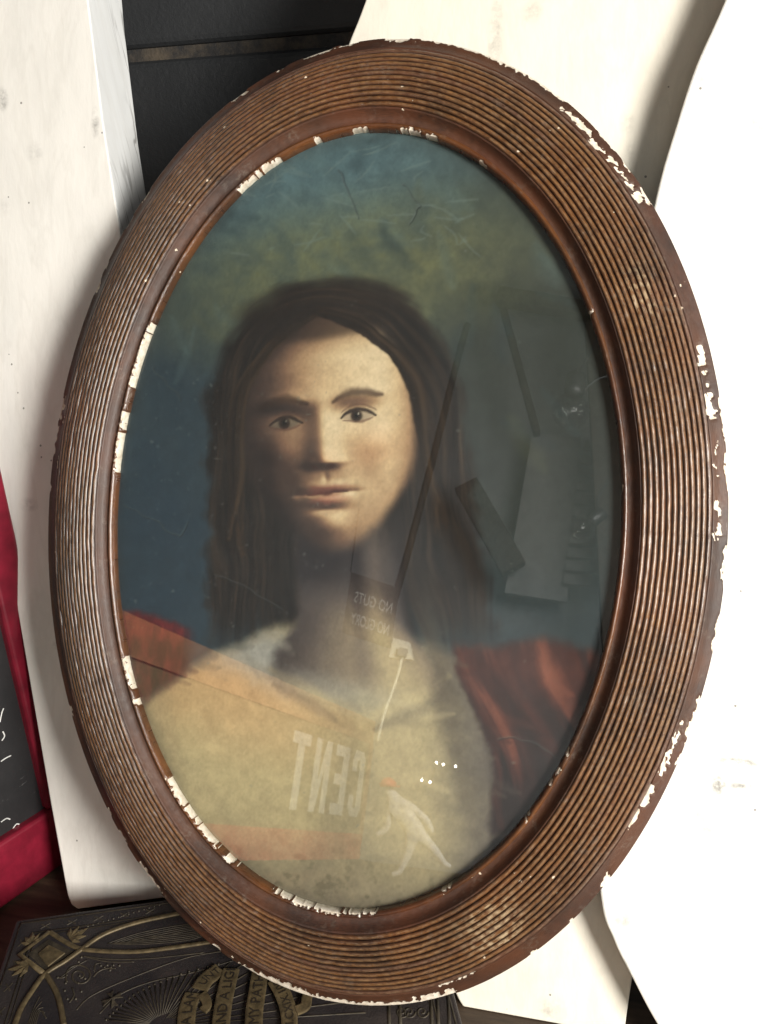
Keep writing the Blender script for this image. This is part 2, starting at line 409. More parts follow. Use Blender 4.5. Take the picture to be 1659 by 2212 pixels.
RIDGE = [((1290, 290), (1312, 312), .10, .18), ((1225, 215), (1290, 285), .075, .125), ((1312, 312), (1385, 400), .09, .12), ((1520, 745), (1528, 790), .07, .16), ((1532, 800), (1538, 840), .10, .14), ((1535, 850), (1552, 905), .07, .17), ((1556, 960), (1560, 1030), .09, .12), ((1560, 1080), (1562, 1170), .09, .13), ((1490, 1560), (1440, 1680), .10, .15), ((1415, 1690), (1400, 1745), .10, .20), ((1395, 1750), (1378, 1795), .11, .20), ((140, 900), (137, 915), .10, .14), ((128, 985), (122, 1012), .10, .14), ((1050, 2120), (960, 2150), .15, .18), ((1395, 395), (1408, 420), .06, .14)]
INN = [((507, 403), (600, 338), .07), ((760, 281), (795, 279), .05), ((680, 306), (690, 301), .06), ((862, 278), (908, 288), .07), ((922, 294), (945, 302), .06), ((1030, 345), (1050, 360), .05), ((322, 700), (282, 838), .13), ((268, 880), (240, 1002), .14), ((242, 1010), (241, 1020), .06), ((263, 1430), (282, 1490), .12), ((288, 1515), (292, 1530), .08), ((365, 1690), (395, 1740), .08), ((395, 1745), (470, 1835), .05), ((490, 1855), (512, 1872), .11), ((590, 1921), (625, 1935), .06), ((628, 1937), (655, 1948), .07), ((655, 1948), (740, 1966), .08), ((745, 1968), (815, 1963), .07), ((955, 1918), (972, 1908), .08), ((1132, 1760), (1140, 1748), .09), ((1185, 1680), (1205, 1640), .06), ((1218, 1625), (1225, 1610), .07), ((1336, 1045), (1338, 1062), .06), ((1272, 670), (1277, 682), .07), ((1215, 545), (1218, 552), .05)]
def spans(lst, inner):
    out = []
    for e in lst:
        a = px2t(*e[0], inner); b = px2t(*e[1], inner)
        d = (b - a + PI) % (2 * PI) - PI
        if d < 0: a, d = b, -d
        out.append((a, d) + tuple(e[2:]))
    return out
S_OUT, S_RIDGE, S_INN = spans(OUT, False), spans(RIDGE, False), spans(INN, True)
def chipmask(T, S, outer):
    m = np.zeros(np.broadcast(T, S).shape)
    e = (fbm(T * 130, S * 0 + 3.1, 5, 5) - .5); e2 = fbm(T * 75, S * 40, 9, 5) - .5
    for sp in (S_OUT if outer else S_INN):
        a, d, dep = sp; tt = (T - a + .2) % (2 * PI) - .2 + (.05 * e2 + .02 * e) * min(1, d / .05)
        end = np.minimum(sstep(-.006, .006, tt), 1 - sstep(d - .006, d + .006, tt))
        depth = dep * ((.62 + .9 * e + .8 * e2) * .80 if outer else (.46 + 1.9 * e + 1.1 * e2) * .62)
        m = np.maximum(m, end * (1 - sstep(depth - .012, depth + .012, S if outer else 1 - S)))
    if outer:
        for (a, d, s0, s1) in S_RIDGE:
            tt = (T - a + .2) % (2 * PI) - .2
            end = np.minimum(sstep(-.006, .006, tt), 1 - sstep(d - .006, d + .006, tt))
            mid = .5 * (s0 + s1); s0 = mid - .36 * (s1 - s0); s1 = 2 * mid - s0; k = np.minimum(sstep(s0 - .015 + .10 * e, s0 + .008 + .10 * e, S), 1 - sstep(s1 - .008 + .16 * e2, s1 + .015 + .16 * e2, S))
            m = np.maximum(m, end * k)
    return m
def ring(name, T, prof_s, prof_n, mat, parent, outer=None, crest=None, wear=None, rough=0., closeprof=False, wob=0., hgt=0., tint=.5):
    nt, ns = len(T), len(prof_s)
    TT = T[:, None]; SS = np.asarray(prof_s)[None, :]; NN = np.broadcast_to(np.asarray(prof_n)[None, :], (nt, ns)).copy()
    NN = NN + hgt
    a, b = ab(SS)
    chip = chipmask(TT, SS, outer) if outer is not None else np.zeros((nt, ns))
    sd = np.zeros((nt, ns))
    if rough: NN += rough * (fbm(TT * 60, SS * 40, 21, 4) - .5)
    if outer is True: NN -= .0009 * chip * (NN > -.002); sd = chip * (SS < .03) * .003
    elif outer is False: NN -= .0010 * chip * (SS < .99); sd = -chip * (SS > .985) * .010
    a, b = ab(SS + sd + wob)
    X = a * np.cos(TT); Y = b * np.sin(TT)
    v = np.stack([X, Y, NN], -1).reshape(-1, 3) - frame_off
    i = np.arange(nt); j = np.arange(ns - 1)
    I, J = np.meshgrid(i, j, indexing='ij'); I2 = (I + 1) % nt
    f = np.stack([I * ns + J, I2 * ns + J, I2 * ns + J + 1, I * ns + J + 1], -1).reshape(-1, 4)
    if closeprof:
        k = np.stack([i * ns + ns - 1, ((i + 1) % nt) * ns + ns - 1, ((i + 1) % nt) * ns, i * ns], -1); f = np.concatenate([f, k])
    o = mk(name, v, f, mat, parent, True, False)
    me = o.data
    def put(n, arr):
        at = me.attributes.new(n, 'FLOAT', 'POINT'); at.data.foreach_set('value', np.ascontiguousarray(np.broadcast_to(arr, (nt, ns)), dtype=np.float32).ravel())
    put('tint', np.full((1, 1), tint)); put('chip', chip); put('crest', crest if crest is not None else 0.); put('wear', wear if wear is not None else np.zeros((1, 1)))
    at = me.attributes.new('ring', 'FLOAT_VECTOR', 'POINT')
    rv = np.zeros((nt, ns, 3), np.float32); rv[..., 0] = TT; rv[..., 1] = SS; at.data.foreach_set('vector', rv.ravel())
    return o
S_R0, S_R1, S_C1 = .165, .835, .945
T1 = np.linspace(0, 2 * PI, 1500, endpoint=False); T2 = np.linspace(0, 2 * PI, 760, endpoint=False)
ps = [.06, .012, .0, 0., .0, .004, .012, .022, .034, .046, .058, .07, .082, .094, .106, .118, .130, .142, .154, .165]
pn = [-.012, -.012, -.0115, -.008, -.003, -.0006] + [0] * (len(ps) - 6)
for i in range(6, len(ps)): pn[i] = .0006 + prof(ps[i]) - .0009 * math.sin(min(1, (ps[i] - .02) / .14) * PI)
cs = np.linspace(.838, S_C1, 11)
cn = [.0250 - .0052 * ((q - .838) / (S_C1 - .838)) ** .8 - .0012 * math.sin((q - .838) / (S_C1 - .838) * PI) for q in cs]
frame = ring('frame', T1, ps + [.17, .83] + list(cs), pn + [float(prof(.17)) - .0004, float(prof(.83)) - .0008] + cn, M_FRAME, base, True, rough=.0003)
# 12 reeds
NR = 12
WEAR = []
tw0 = px2t(1250, 2000, False); tw1 = px2t(985, 2150, False)
for k in range(NR):
    s0 = S_R0 + (S_R1 - S_R0) * k / NR; s1 = S_R0 + (S_R1 - S_R0) * (k + 1) / NR
    q = np.linspace(0, 1, 9); ss = s0 + (s1 - s0) * (.03 + .94 * q)
    sl = .0003 + .0014 * np.sin(q * PI) ** .75
    nn = prof(ss) + sl - .0008
    cr = (np.sin(q * PI) ** 1.2)[None, :]
    tt = T2[:, None]
    w = np.zeros((len(T2), 9))
    ctr = px2t(1120, 2075, False); dd = np.abs((tt - ctr + PI) % (2 * PI) - PI)
    w = np.maximum(w, (1 - sstep(.02, .15, dd)) * .9 * sstep(.2, .5, cr) * (2 <= k <= 9))
    ctr = px2t(1440, 620, False); dd = np.abs((tt - ctr + PI) % (2 * PI) - PI)
    w = np.maximum(w, (1 - sstep(.02, .10, dd)) * .7 * sstep(.3, .6, cr) * (4 <= k <= 7))
    w = np.maximum(w, .16 * sstep(.6, .9, cr))
    wob = .0065 * (fbm(tt * 9, tt * 0 + 1.7, 61, 3) - .5) + .0032 * (fbm(tt * 30, tt * 0 + k, 62 + k, 3) - .5)
    hv = (.55 + .9 * fbm(tt * 14, tt * 0 + k * 3.3, 90 + k, 4)) * (1 - .7 * sstep(.70, .80, fbm(tt * 22, tt * 0 + k * 7.7, 120 + k, 3)))
    ring('reed', T2, ss, nn, M_REED, frame, None, crest=cr, wear=w, rough=.0006, wob=wob, hgt=(hv - 1) * sl[None, :] * .38, tint=random.random())
ls = [.938, .941, .946, .952, .958, .965, .972, .979, .986, .992, .997, 1.0, 1.0, 1.0, 1.0]
ln = [.0175, .0192, .0202, .0208, .0212, .0214, .0214, .0212, .0209, .0204, .0197, .0188, .0175, .0160, .0120]
ring('inner_lip', T1, ls, ln, M_LIP, base, False, rough=.0003)
# glass pane (thin oval slab) and painted panel
def oval_slab(name, k, n0, n1, mat, parent, seg=128):
    v = []; f = []
    for n in (n0, n1):
        for i in range(seg):
            q = 2 * PI * i / seg; v.append((AI * k * math.cos(q), BI * k * math.sin(q), n))
    v = np.array(v) - frame_off
    f = [tuple(range(seg))[::-1], tuple(range(seg, 2 * seg))] + [(i, (i + 1) % seg, (i + 1) % seg + seg, i + seg) for i in range(seg)]
    return mk(name, v, f, mat, parent, False, False)
oval_slab('glass_pane', 1.012, .0155, .0171, M_GLASS, base)
oval_slab('backing_board', 1.03, -.010, .0120, simple('old_card', (.20, .15, .09), .8), base)

# the picture itself: a generic pastel bust on a teal ground, painted as colour per point
nx, ny = 460, 690
gx = np.linspace(-AI * 1.02, AI * 1.02, nx); gy = np.linspace(-BI * 1.02, BI * 1.02, ny)
GX, GY = np.meshgrid(gx, gy)
PX = 788 + GX / AI * 548; PY = 1124 - GY / BI * 841
wx = PX + 22 * (fbm(PX / 60, PY / 60, 1) - .5) + 9 * (fbm(PX / 14, PY / 14, 2) - .5); wy = PY + 22 * (fbm(PX / 60, PY / 60, 3) - .5) + 9 * (fbm(PX / 14, PY / 14, 4) - .5)
colr = np.zeros(PX.shape + (3,))
def over(mask, rgb):
    global colr
    mask = np.clip(mask, 0, 1)[..., None]; colr = colr * (1 - mask) + np.asarray(rgb, float) * mask
def ell(cx, cy, rx, ry, rot=0, soft=.25, x=None, y=None):
    x = wx if x is None else x; y = wy if y is None else y
    a = math.radians(rot); dx = x - cx; dy = y - cy
    u = (dx * math.cos(a) + dy * math.sin(a)) / rx; v = (-dx * math.sin(a) + dy * math.cos(a)) / ry
    r = np.sqrt(u * u + v * v); return 1 - sstep(1 - soft, 1 + soft, r)
def strokes(pts, w, soft=.6, taper=True):
    P = spline(pts, 8); m = np.zeros(PX.shape)
    for i in range(len(P) - 1):
        a, b = P[i], P[i + 1]; k = i / (len(P) - 1); ww = w * ((.35 + .65 * math.sin(PI * min(max(k, .05), .95))) if taper else 1)
        x0 = min(a[0], b[0]) - 3 * w; x1 = max(a[0], b[0]) + 3 * w; y0 = min(a[1], b[1]) - 3 * w; y1 = max(a[1], b[1]) + 3 * w
        cI = np.searchsorted(PX[0], [x0, x1]); rI = np.searchsorted(-PY[:, 0], [-y1, -y0])
        sl = (slice(max(rI[0], 0), rI[1] + 1), slice(max(cI[0], 0), cI[1] + 1))
        qx = PX[sl] * .6 + wx[sl] * .4; qy = PY[sl] * .6 + wy[sl] * .4
        d = b - a; L = d @ d + 1e-9; tt = np.clip(((qx - a[0]) * d[0] + (qy - a[1]) * d[1]) / L, 0, 1)
        r = np.hypot(qx - a[0] - tt * d[0], qy - a[1] - tt * d[1]) / ww
        m[sl] = np.maximum(m[sl], 1 - sstep(1 - soft, 1 + soft, r))
    return m
def tone(v, stops):
    v = np.clip(v, 0, 1); xs = [q[0] for q in stops]; return np.stack([np.interp(v, xs, [q[1][k] for q in stops]) for k in range(3)], -1)
def lay(mask, img):
    global colr
    m = np.clip(mask, 0, 1)[..., None]; colr = colr * (1 - m) + img * m
n1 = fbm(PX / 90, PY / 90, 31); n2 = fbm(PX / 25, PY / 25, 32); n3 = fbm(PX / 7, PY / 7, 33)
rs = np.random.RandomState(4)
# ground
colr[:] = (52, 66, 74)
over(sstep(.35, .7, n1) * .6, (58, 70, 74))
over(ell(740, 340, 470, 260, 0, .7) * (.7 + .4 * n2), (92, 116, 122))
over(ell(1150, 620, 260, 420, 20, .8) * .8, (62, 66, 58))
over(ell(330, 1250, 190, 320, 0, .8) * .6, (42, 60, 76))
over(ell(740, 600, 370, 150, -8, .6) * (.4 + .5 * n2), (112, 112, 78))
over(ell(1190, 1000, 190, 330, 0, .7) * .7, (52, 54, 50))
for i in range(70):
    x = 330 + 850 * rs.rand(); y = 300 + 620 * rs.rand(); a_ = .6 * rs.randn() + .9; L = 50 + 90 * rs.rand()
    over(strokes([(x, y), (x + .5 * L * math.cos(a_) + 8 * rs.randn(), y + .5 * L * math.sin(a_)), (x + L * math.cos(a_), y + L * math.sin(a_))], 9 + 10 * rs.rand(), .9) * .22, [(92, 112, 112), (40, 54, 60), (96, 98, 74), (60, 76, 80)][rs.choice(4)])
# hair: one long mass, locks follow the skull and then hang to the shoulders
tl = math.radians(-7); hx, hy = 726, 905
du = (PX - hx) * math.cos(tl) + (PY - hy) * math.sin(tl); dv = -(PX - hx) * math.sin(tl) + (PY - hy) * math.cos(tl)
rad = np.where(dv < 0, np.hypot(du / 1.0, dv / 1.08), np.abs(du) - dv * .06)
along = np.where(dv < 0, np.arctan2(du, -dv) * 180, np.sign(du) * (283 + dv))
wav = rad + 20 * (fbm(along / 110, rad / 160, 71) - .5) + 10 * np.sin(along / 60 + rad / 40)
locks = .5 * fbm(wav / 11, along / 190, 72) + .3 * fbm(wav / 4.2, along / 120, 73) + .2 * fbm(wav / 26, along / 260, 74)
hshade = .36 + .30 * np.exp(-((du - 60) / 120) ** 2 - ((dv + 250) / 70) ** 2) + .16 * np.exp(-((du - 235) / 40) ** 2 - ((dv - 60) / 200) ** 2)
himg = tone(hshade + 1.5 * (locks - .5), [(0, (22, 20, 20)), (.35, (36, 31, 29)), (.65, (56, 46, 39)), (1, (92, 75, 57))])
edge_n = 40 * (fbm(along / 40, rad / 60, 75) - .5) + 22 * (fbm(wav / 9, along / 90, 76) - .5)
hm = np.maximum(1 - sstep(-16, 20, rad - 280 + edge_n), 0) * (1 - sstep(400, 560, dv + 90 * (fbm(wav / 16, along / 300, 77) - .5)))
lay(hm, himg)
# shoulders and chest, with a round light from the right
sh_l = 1385 + .30 * np.maximum(0, 640 - PX) + .0009 * np.maximum(0, 640 - PX) ** 2 - 60 * np.exp(-((PX - 800) / 130) ** 2)
sh_r = 1385 + .10 * np.maximum(0, PX - 960)
body = sstep(-22, 26, wy - np.where(PX < 800, sh_l, sh_r) )
bl = .70 + .20 * np.exp(-((PX - 560) / 190) ** 2 - ((PY - 1560) / 120) ** 2) + .16 * np.exp(-((PX - 960) / 120) ** 2 - ((PY - 1620) / 190) ** 2) - .16 * np.exp(-((PX - 720) / 110) ** 2 - ((PY - 1430) / 70) ** 2) - .14 * np.exp(-((PX - 800) / 60) ** 2 - ((PY - 1660) / 240) ** 2) - .40 * sstep(-190, 10, PX - (1015 + (PY - 1330) * .24)) + .12 * np.exp(-((PX - 900) / 110) ** 2 - ((PY - 1470) / 90) ** 2) - .25 * sstep(1750, 2020, PY) - .22 * np.exp(-((PX - 290) / 90) ** 2)
bl = bl + .10 * (n1 - .5) + .06 * (n2 - .5)
bimg = tone(bl, [(0, (44, 40, 42)), (.3, (98, 90, 84)), (.55, (152, 140, 114)), (.75, (188, 172, 134)), (1, (214, 194, 154))])
lay(body, bimg)
over(body * ell(470, 1500, 250, 110, 18, .8) * .55, (196, 150, 106)); over(body * ell(610, 1440, 220, 50, 14, .9) * .7, (158, 164, 168))
over(body * strokes([(620, 1470), (700, 1500), (770, 1540)], 13, .95) * .5, (206, 188, 146)); over(body * strokes([(630, 1500), (705, 1530), (770, 1566)], 12, .95) * .45, (116, 106, 92))
over(body * strokes([(1010, 1450), (940, 1500), (850, 1546)], 13, .95) * .45, (208, 190, 148)); over(body * strokes([(1010, 1484), (940, 1532), (856, 1574)], 12, .95) * .4, (122, 112, 96))
# neck: a turning cylinder
nu = (PX - (792 + (PY - 1300) * .10)) / (122 + 70 * sstep(1330, 1470, PY) + 20 * sstep(1200, 1100, PY))
nm = (1 - sstep(.86, 1.08, np.abs(nu) + .1 * (n2 - .5))) * sstep(1090, 1250, PY + 60 * (1 - np.abs(nu))) * (1 - sstep(1440, 1520, wy))
nl = .16 + .72 * np.clip(.25 + .75 * (nu * .75 + .45), 0, 1) * np.sqrt(np.clip(1.1 - nu * nu, 0, 1)) - .50 * (1 - sstep(1220, 1380, PY - 60 * nu)) + .10 * np.exp(-((nu - .45) / .14) ** 2) - .12 * np.exp(-((nu - .12) / .12) ** 2)
lay(nm, tone(nl, [(0, (44, 40, 43)), (.3, (92, 82, 78)), (.55, (146, 130, 110)), (.8, (186, 168, 132)), (1, (206, 186, 148))]))
# face of an anonymous sitter: relief lit from the upper right
fu = ((PX - 722) * math.cos(tl) + (PY - 925) * math.sin(tl)) / 202.; fv = (-(PX - 722) * math.sin(tl) + (PY - 925) * math.cos(tl)) / 202.
def gs(u, v, u0, v0, su, sv): return np.exp(-((u - u0) / su) ** 2 - ((v - v0) / sv) ** 2)
def relief(u, v):
    w = 1.0 - .20 * sstep(.45, 1.55, v)
    z = 1.05 * np.sqrt(np.clip(1.02 - (u / w) ** 2 * .98 - (v / 1.52) ** 2 * .96, 0.0, 2))
    m = .10                                                            # features sit a little to the left: a slight turn
    for sd in (-1, 1):
        uc = m * -.6 + sd * .40
        z = z + .075 * gs(u, v, uc, -.30, .30, .085) - .15 * gs(u, v, uc - sd * .03, -.10, .24, .13) + .085 * gs(u, v, uc, -.08, .15, .075) + .05 * gs(u, v, sd * .56 - .06, .24, .22, .18) - .035 * gs(u, v, sd * .42 - .06, .62, .16, .22)
        z = z + .06 * gs(u, v, -.07 + sd * .135, .405, .075, .065)
        z = z - .02 * gs(u, v, -.06 + sd * .30, .74, .06, .05)
    k = sstep(-.35, .40, v) * (1 - sstep(.40, .50, v))
    z = z + (.035 + .15 * k) * np.exp(-((u + .065) / (.115 + .045 * k)) ** 2) * (1 - sstep(.40, .50, v)) * sstep(-.45, -.2, v) + .09 * gs(u, v, -.07, .37, .115, .095)
    z = z + .055 * gs(u, v, -.06, .665, .21, .05) - .075 * gs(u, v, -.06, .735, .24, .022) + .075 * gs(u, v, -.06, .81, .17, .055) - .06 * gs(u, v, -.06, .915, .17, .05) + .10 * gs(u, v, -.05, 1.10, .20, .14) - .02 * gs(u, v, -.06, .56, .035, .07)
    return z
e_ = .012; wj0 = np.where(fv > .45, 1.0 - .20 * sstep(.45, 1.55, fv), 1.0)
zx = (relief(fu + e_, fv) - relief(fu - e_, fv)) / (2 * e_); zy = (relief(fu, fv + e_) - relief(fu, fv - e_)) / (2 * e_)
zx = np.clip(zx, -4, 4); zy = np.clip(zy, -4, 4); nn_ = np.sqrt(1 + zx * zx + zy * zy)
Lx, Ly, Lz = .62, -.40, .675
lam = (-zx * Lx - zy * Ly + Lz) / nn_
val = .13 + .84 * np.clip(.22 + .78 * lam, 0, 1) ** 1.25 + .05 * (n2 - .5)
val = val - .34 * sstep(.62, 1.02, fu / wj0) - .16 * np.exp(-((fu + .62) / .30) ** 2) - .40 * (1 - sstep(-1.15, -.70, fv)) 
fimg = tone(val, [(0, (40, 33, 32)), (.22, (78, 61, 54)), (.42, (130, 100, 80)), (.62, (180, 146, 112)), (.82, (218, 190, 150)), (1, (236, 214, 178))])
blush = np.clip(.55 * gs(fu, fv, .50, .28, .26, .2) + .5 * gs(fu, fv, -.07, .38, .12, .1) + .35 * gs(fu, fv, -.55, .3, .2, .2), 0, 1)[..., None]
fimg = fimg * (1 - blush * .35) + fimg * np.array([1.06, .80, .70]) * blush * .35
wj = np.where(fv > .45, 1.0 - .20 * sstep(.45, 1.55, fv), 1.0)
rr = np.sqrt((fu / wj) ** 2 + (fv / np.where(fv > 0, 1.40, 1.30)) ** 2) + .05 * (n2 - .5)
lay(1 - sstep(.88, 1.04, rr), fimg)
def F(u, v): return (722 + 202 * (u * math.cos(tl) - v * math.sin(tl)), 925 + 202 * (u * math.sin(tl) + v * math.cos(tl)))
for sd in (-1, 1):
    uc = -.06 + sd * .40; cx_, cy_ = F(uc, -.075); li = 1.0 if sd > 0 else .62
    over(ell(cx_, cy_ + 1, 33, 11.5, -7, .35, PX, PY) * .85, np.array((176, 158, 134)) * li)
    over(ell(cx_ - 3, cy_ + 1, 12.5, 12.5, 0, .3, PX, PY) * .95, (44, 33, 27)); over(ell(cx_ - 3, cy_, 5.2, 5.2, 0, .3, PX, PY), (18, 14, 13)); over(ell(cx_ + 1, cy_ - 4, 2.2, 2.2, 0, .5, PX, PY) * .8, np.array((210, 200, 184)) * li)
    lid = [F(uc - .18, -.06), F(uc - .08, -.125), F(uc + .06, -.13), F(uc + .19, -.055)]
    over(strokes(lid, 4.5, .8) * .9, (40, 29, 25)); over(strokes([(a, b - 11) for a, b in lid], 3.2, .9) * .5, (84, 60, 50)); over(strokes([F(uc - .16, -.03), F(uc, .0), F(uc + .16, -.035)], 2.6, .9) * .55, (92, 62, 52))
    over(strokes([F(uc - sd * .26, -.255), F(uc - sd * .02, -.335), F(uc + sd * .28, -.27)], 9, .9) * .72, np.array((64, 46, 37)) * (1 if sd > 0 else .8))
over(strokes([F(-.27, .735), F(-.14, .725), F(-.06, .74), F(.03, .725), F(.16, .73)], 4.2, .85) * .85, (66, 36, 33))
over(ell(*F(-.06, .685), 42, 8, -6, .8) * .55, (146, 84, 72)); over(ell(*F(-.04, .805), 34, 10, -6, .8) * .5, (178, 108, 92))
for sd in (-1, 1): over(ell(*F(-.07 + sd * .09, .455), 8, 4.5, 0, .7) * .8, (58, 36, 31))
# hairline and the locks that overlap the face
for i in range(110):
    sd = -1 if rs.rand() < .5 else 1; q = rs.rand()
    a0 = F(-.02 + .05 * rs.randn(), -1.30 + .05 * rs.rand()); a1 = F(sd * (.50 + .16 * q), -1.02 + .22 * q); a2 = F(sd * (.90 + .12 * rs.rand()), -.45 + .1 * rs.rand()); a3 = F(sd * (1.00 + .13 * rs.rand()), .25 + .2 * rs.rand()); a4 = F(sd * (1.02 + .2 * rs.rand()), .85 + .5 * rs.rand())
    over(strokes([a0, a1, a2, a3, a4], 3 + 6 * rs.rand(), .8) * (.35 + .35 * rs.rand()), [(28, 23, 21), (54, 42, 34), (34, 28, 25), (84, 66, 49), (40, 32, 28)][rs.choice(5)])
over((1 - sstep(.75, 1.1, np.hypot((fu + .0) / 1.0, (fv + 1.28) / .36))) * .55, (34, 28, 26))
# mantle
fold = PX + .45 * (1400 - PY) * -1
mk_l = 1015 + (PY - 1330) * .24 + 16 * np.sin(PY / 60)
k = sstep(-8, 12, wx - mk_l) * sstep(-12, 18, wy - (1372 - .05 * (PX - 1040) + 10 * np.sin(PX / 40)))
g_ = (PX - mk_l) * .92 - (PY - 1400) * .12
fz = .5 + .5 * np.sin(g_ / 19 + 1.6 * np.sin(PY / 130) + 2.2 * n1) ; fz2 = fbm(g_ / 24, PY / 170, 81)
fv_ = .08 + .36 * fz * sstep(.25, .75, fz2) + .30 * (fz2 - .4) + .16 * np.exp(-((PY - 1420) / 70) ** 2) - .28 * sstep(1560, 1800, PY) - .10 * sstep(1180, 1320, PX) + .05 * (n2 - .5)
lay(k, tone(fv_, [(0, (38, 28, 28)), (.25, (72, 42, 38)), (.5, (108, 62, 50)), (.75, (142, 86, 68)), (1, (170, 114, 92))]))
over(ell(1000, 1480, 22, 190, -14, .9) * (1 - k) * .6, (92, 82, 70))
kk = sstep(-10, 14, wy - (1362 + .22 * np.maximum(0, PX - 300))) * (1 - .96 * body) * (1 - sstep(400, 450, wx)); lay(kk, tone(.45 + .9 * (fbm(PX / 14, PY / 40, 83) - .5) - .3 * sstep(1405, 1450, PY), [(0, (52, 26, 32)), (.5, (104, 38, 42)), (1, (142, 64, 56))]))
# pigment texture, scuffs, creases
colr *= (1 + .13 * (fbm(PX / 5, PY / 7, 41) - .5) + .10 * (n2 - .5))[..., None]
for i in range(150):                                                   # visible brushwork
    x = 300 + 950 * rs.rand(); y = 1400 + 520 * rs.rand(); a_ = .5 * rs.randn() + .3; L = 20 + 50 * rs.rand()
    xi = int(np.clip(np.searchsorted(PX[0], x), 0, nx - 1)); yi = int(np.clip(np.searchsorted(-PY[:, 0], -y), 0, ny - 1)); b_ = colr[yi, xi] * (1.09 if rs.rand() < .5 else .92)
    over(strokes([(x, y), (x + .5 * L * math.cos(a_) + 3 * rs.randn(), y + .5 * L * math.sin(a_)), (x + L * math.cos(a_), y + L * math.sin(a_))], 4 + 5 * rs.rand(), .9) * .35, b_)
for i in range(260):
    x = 250 + 480 * rs.rand() ** 1.1; y = 780 + 640 * rs.rand()
    if rs.rand() < .35: x = 400 + 800 * rs.rand(); y = 300 + 1500 * rs.rand()
    over(ell(x, y, 1.2 + 3 * rs.rand() ** 3, 1.2 + 4 * rs.rand() ** 3, 180 * rs.rand(), .5, PX, PY) * (.15 + .35 * rs.rand()), (118, 124, 120))
for pts in ([(248, 1118), (300, 1140), (345, 1158), (400, 1184), (408, 1150)], [(305, 800), (345, 840), (380, 870)], [(720, 355), (745, 410), (770, 470)], [(860, 400), (900, 440), (880, 480)], [(480, 1265), (560, 1290), (640, 1330)], [(1130, 500), (1180, 540), (1230, 600)], [(1110, 1572), (1160, 1566), (1230, 1590)]):
    P_ = spline(pts, 6) + 3.0 * rs.randn(6 * (len(pts) - 1) + 1, 2)
    over(strokes([np.add(p, 2.0) for p in P_[::2]], 1.4, .8, False) * .45, (26, 30, 34)); over(strokes(P_[::2], 1.2, .8, False) * .32, (120, 128, 124))
for i in range(40):
    x = 480 + 540 * rs.rand(); y = 310 + 230 * rs.rand(); a_ = rs.randn() * .8; L = 20 + 60 * rs.rand()
    over(strokes([(x, y), (x + L * math.cos(a_) * .5 + 6 * rs.randn(), y + L * math.sin(a_) * .5), (x + L * math.cos(a_), y + L * math.sin(a_))], 2.5, .95) * .30, (122, 138, 134))
over(sstep(.62, .8, fbm(PX / 22, PY / 22, 91)) * sstep(1800, 1950, PY) * .5, (92, 88, 70))
edge = ell(788, 1124, 548, 841, 0, .05, PX + 14 * (n2 - .5), PY)       # darker border of the sheet under the rebate
over((1 - edge) * .45, (48, 46, 40))
colr = np.clip(colr, 2, 250) / 255.
lin = np.where(colr < .04045, colr / 12.92, ((colr + .055) / 1.055) ** 2.4) * .74
inside = (GX / AI) ** 2 + (GY / BI) ** 2 < 1.018 ** 2
idx = -np.ones(GX.shape, np.int64); idx[inside] = np.arange(inside.sum())
pv = np.stack([GX[inside], GY[inside], np.full(inside.sum(), .0142)], -1) - frame_off
q4 = np.stack([idx[:-1, :-1], idx[:-1, 1:], idx[1:, 1:], idx[1:, :-1]], -1).reshape(-1, 4); q4 = q4[(q4 >= 0).all(1)]
paint = mk('painted_portrait', pv, q4, M_PAINT, base, True, False)
ca = paint.data.color_attributes.new('paint', 'FLOAT_COLOR', 'POINT')
ca.data.foreach_set('color', np.concatenate([lin[inside], np.ones((inside.sum(), 1))], 1).astype(np.float32).ravel())
paint['label'] = 'soft pastel portrait of a long haired sitter in a red mantle on a teal ground'

# ------------------------------------------------------------------ album / large book
e1 = np.array([.931, .365, 0.]); e2 = np.array([.365, -.931, 0.])       # along its top edge, and towards the viewer
corner = np.array([-.2433, -.0768, 0.])
BW, BH = .292, .235
book = empty('embossed_book', corner, Matrix(((e1[0], -e2[0], 0), (e1[1], -e2[1], 0), (0, 0, 1))).to_4x4())
tag(book, 'large black book with gilt embossed cover lying under the frame', 'book')
def bk(u, v, z): return corner + e1 * u + e2 * v + np.array([0, 0, z])
def bbox(u0, u1, v0, v1, z0, z1): return [bk(*p) for p in boxv(u0, u1, v0, v1, z0, z1)]
FL = [tuple(reversed(f)) for f in BOXF]
cov = bevel(mk('front_cover', bbox(0, BW, 0, BH, ZB - .005, ZB), FL, M_LEATHER, book), .0018, 3)
bevel(mk('back_cover', bbox(0, BW, 0, BH, .0006, .0056), FL, M_LEATHER, book), .0018, 3)
mk('page_block', bbox(.005, BW - .006, .004, BH - .004, .0058, ZB - .0052), FL, M_PAGES, book)
def bp(px, py, z=ZB): return onz(px, py, z)
def line(name, pix, r, mat, parent, n=8, flat=.55, seg=6, closed=False):
    P = np.array([bp(*p) for p in pix]); P = spline(P, n, closed) if n > 1 else P
    P[:, 2] = ZB + r * flat * .3
    v, f = tube(P, r, seg, closed, flat=flat); return mk(name, v, f, mat, parent, True)
def bord(u0, v0, u1, v1, r, mat, nm='border_line'):
    v, f = tube([bk(u0, v0, ZB), bk(u1, v1, ZB)], r, 6, flat=.6); mk(nm, v, f, mat, cov, True)
for d_, r_ in ((.004, .0007), (.0145, .0006), (.017, .0005)):
    bord(d_, d_, BW - d_, d_, r_, M_GILTDK); bord(d_, d_, d_, BH - d_, r_, M_GILTDK); bord(BW - d_, d_, BW - d_, BH - d_, r_, M_GILTDK)
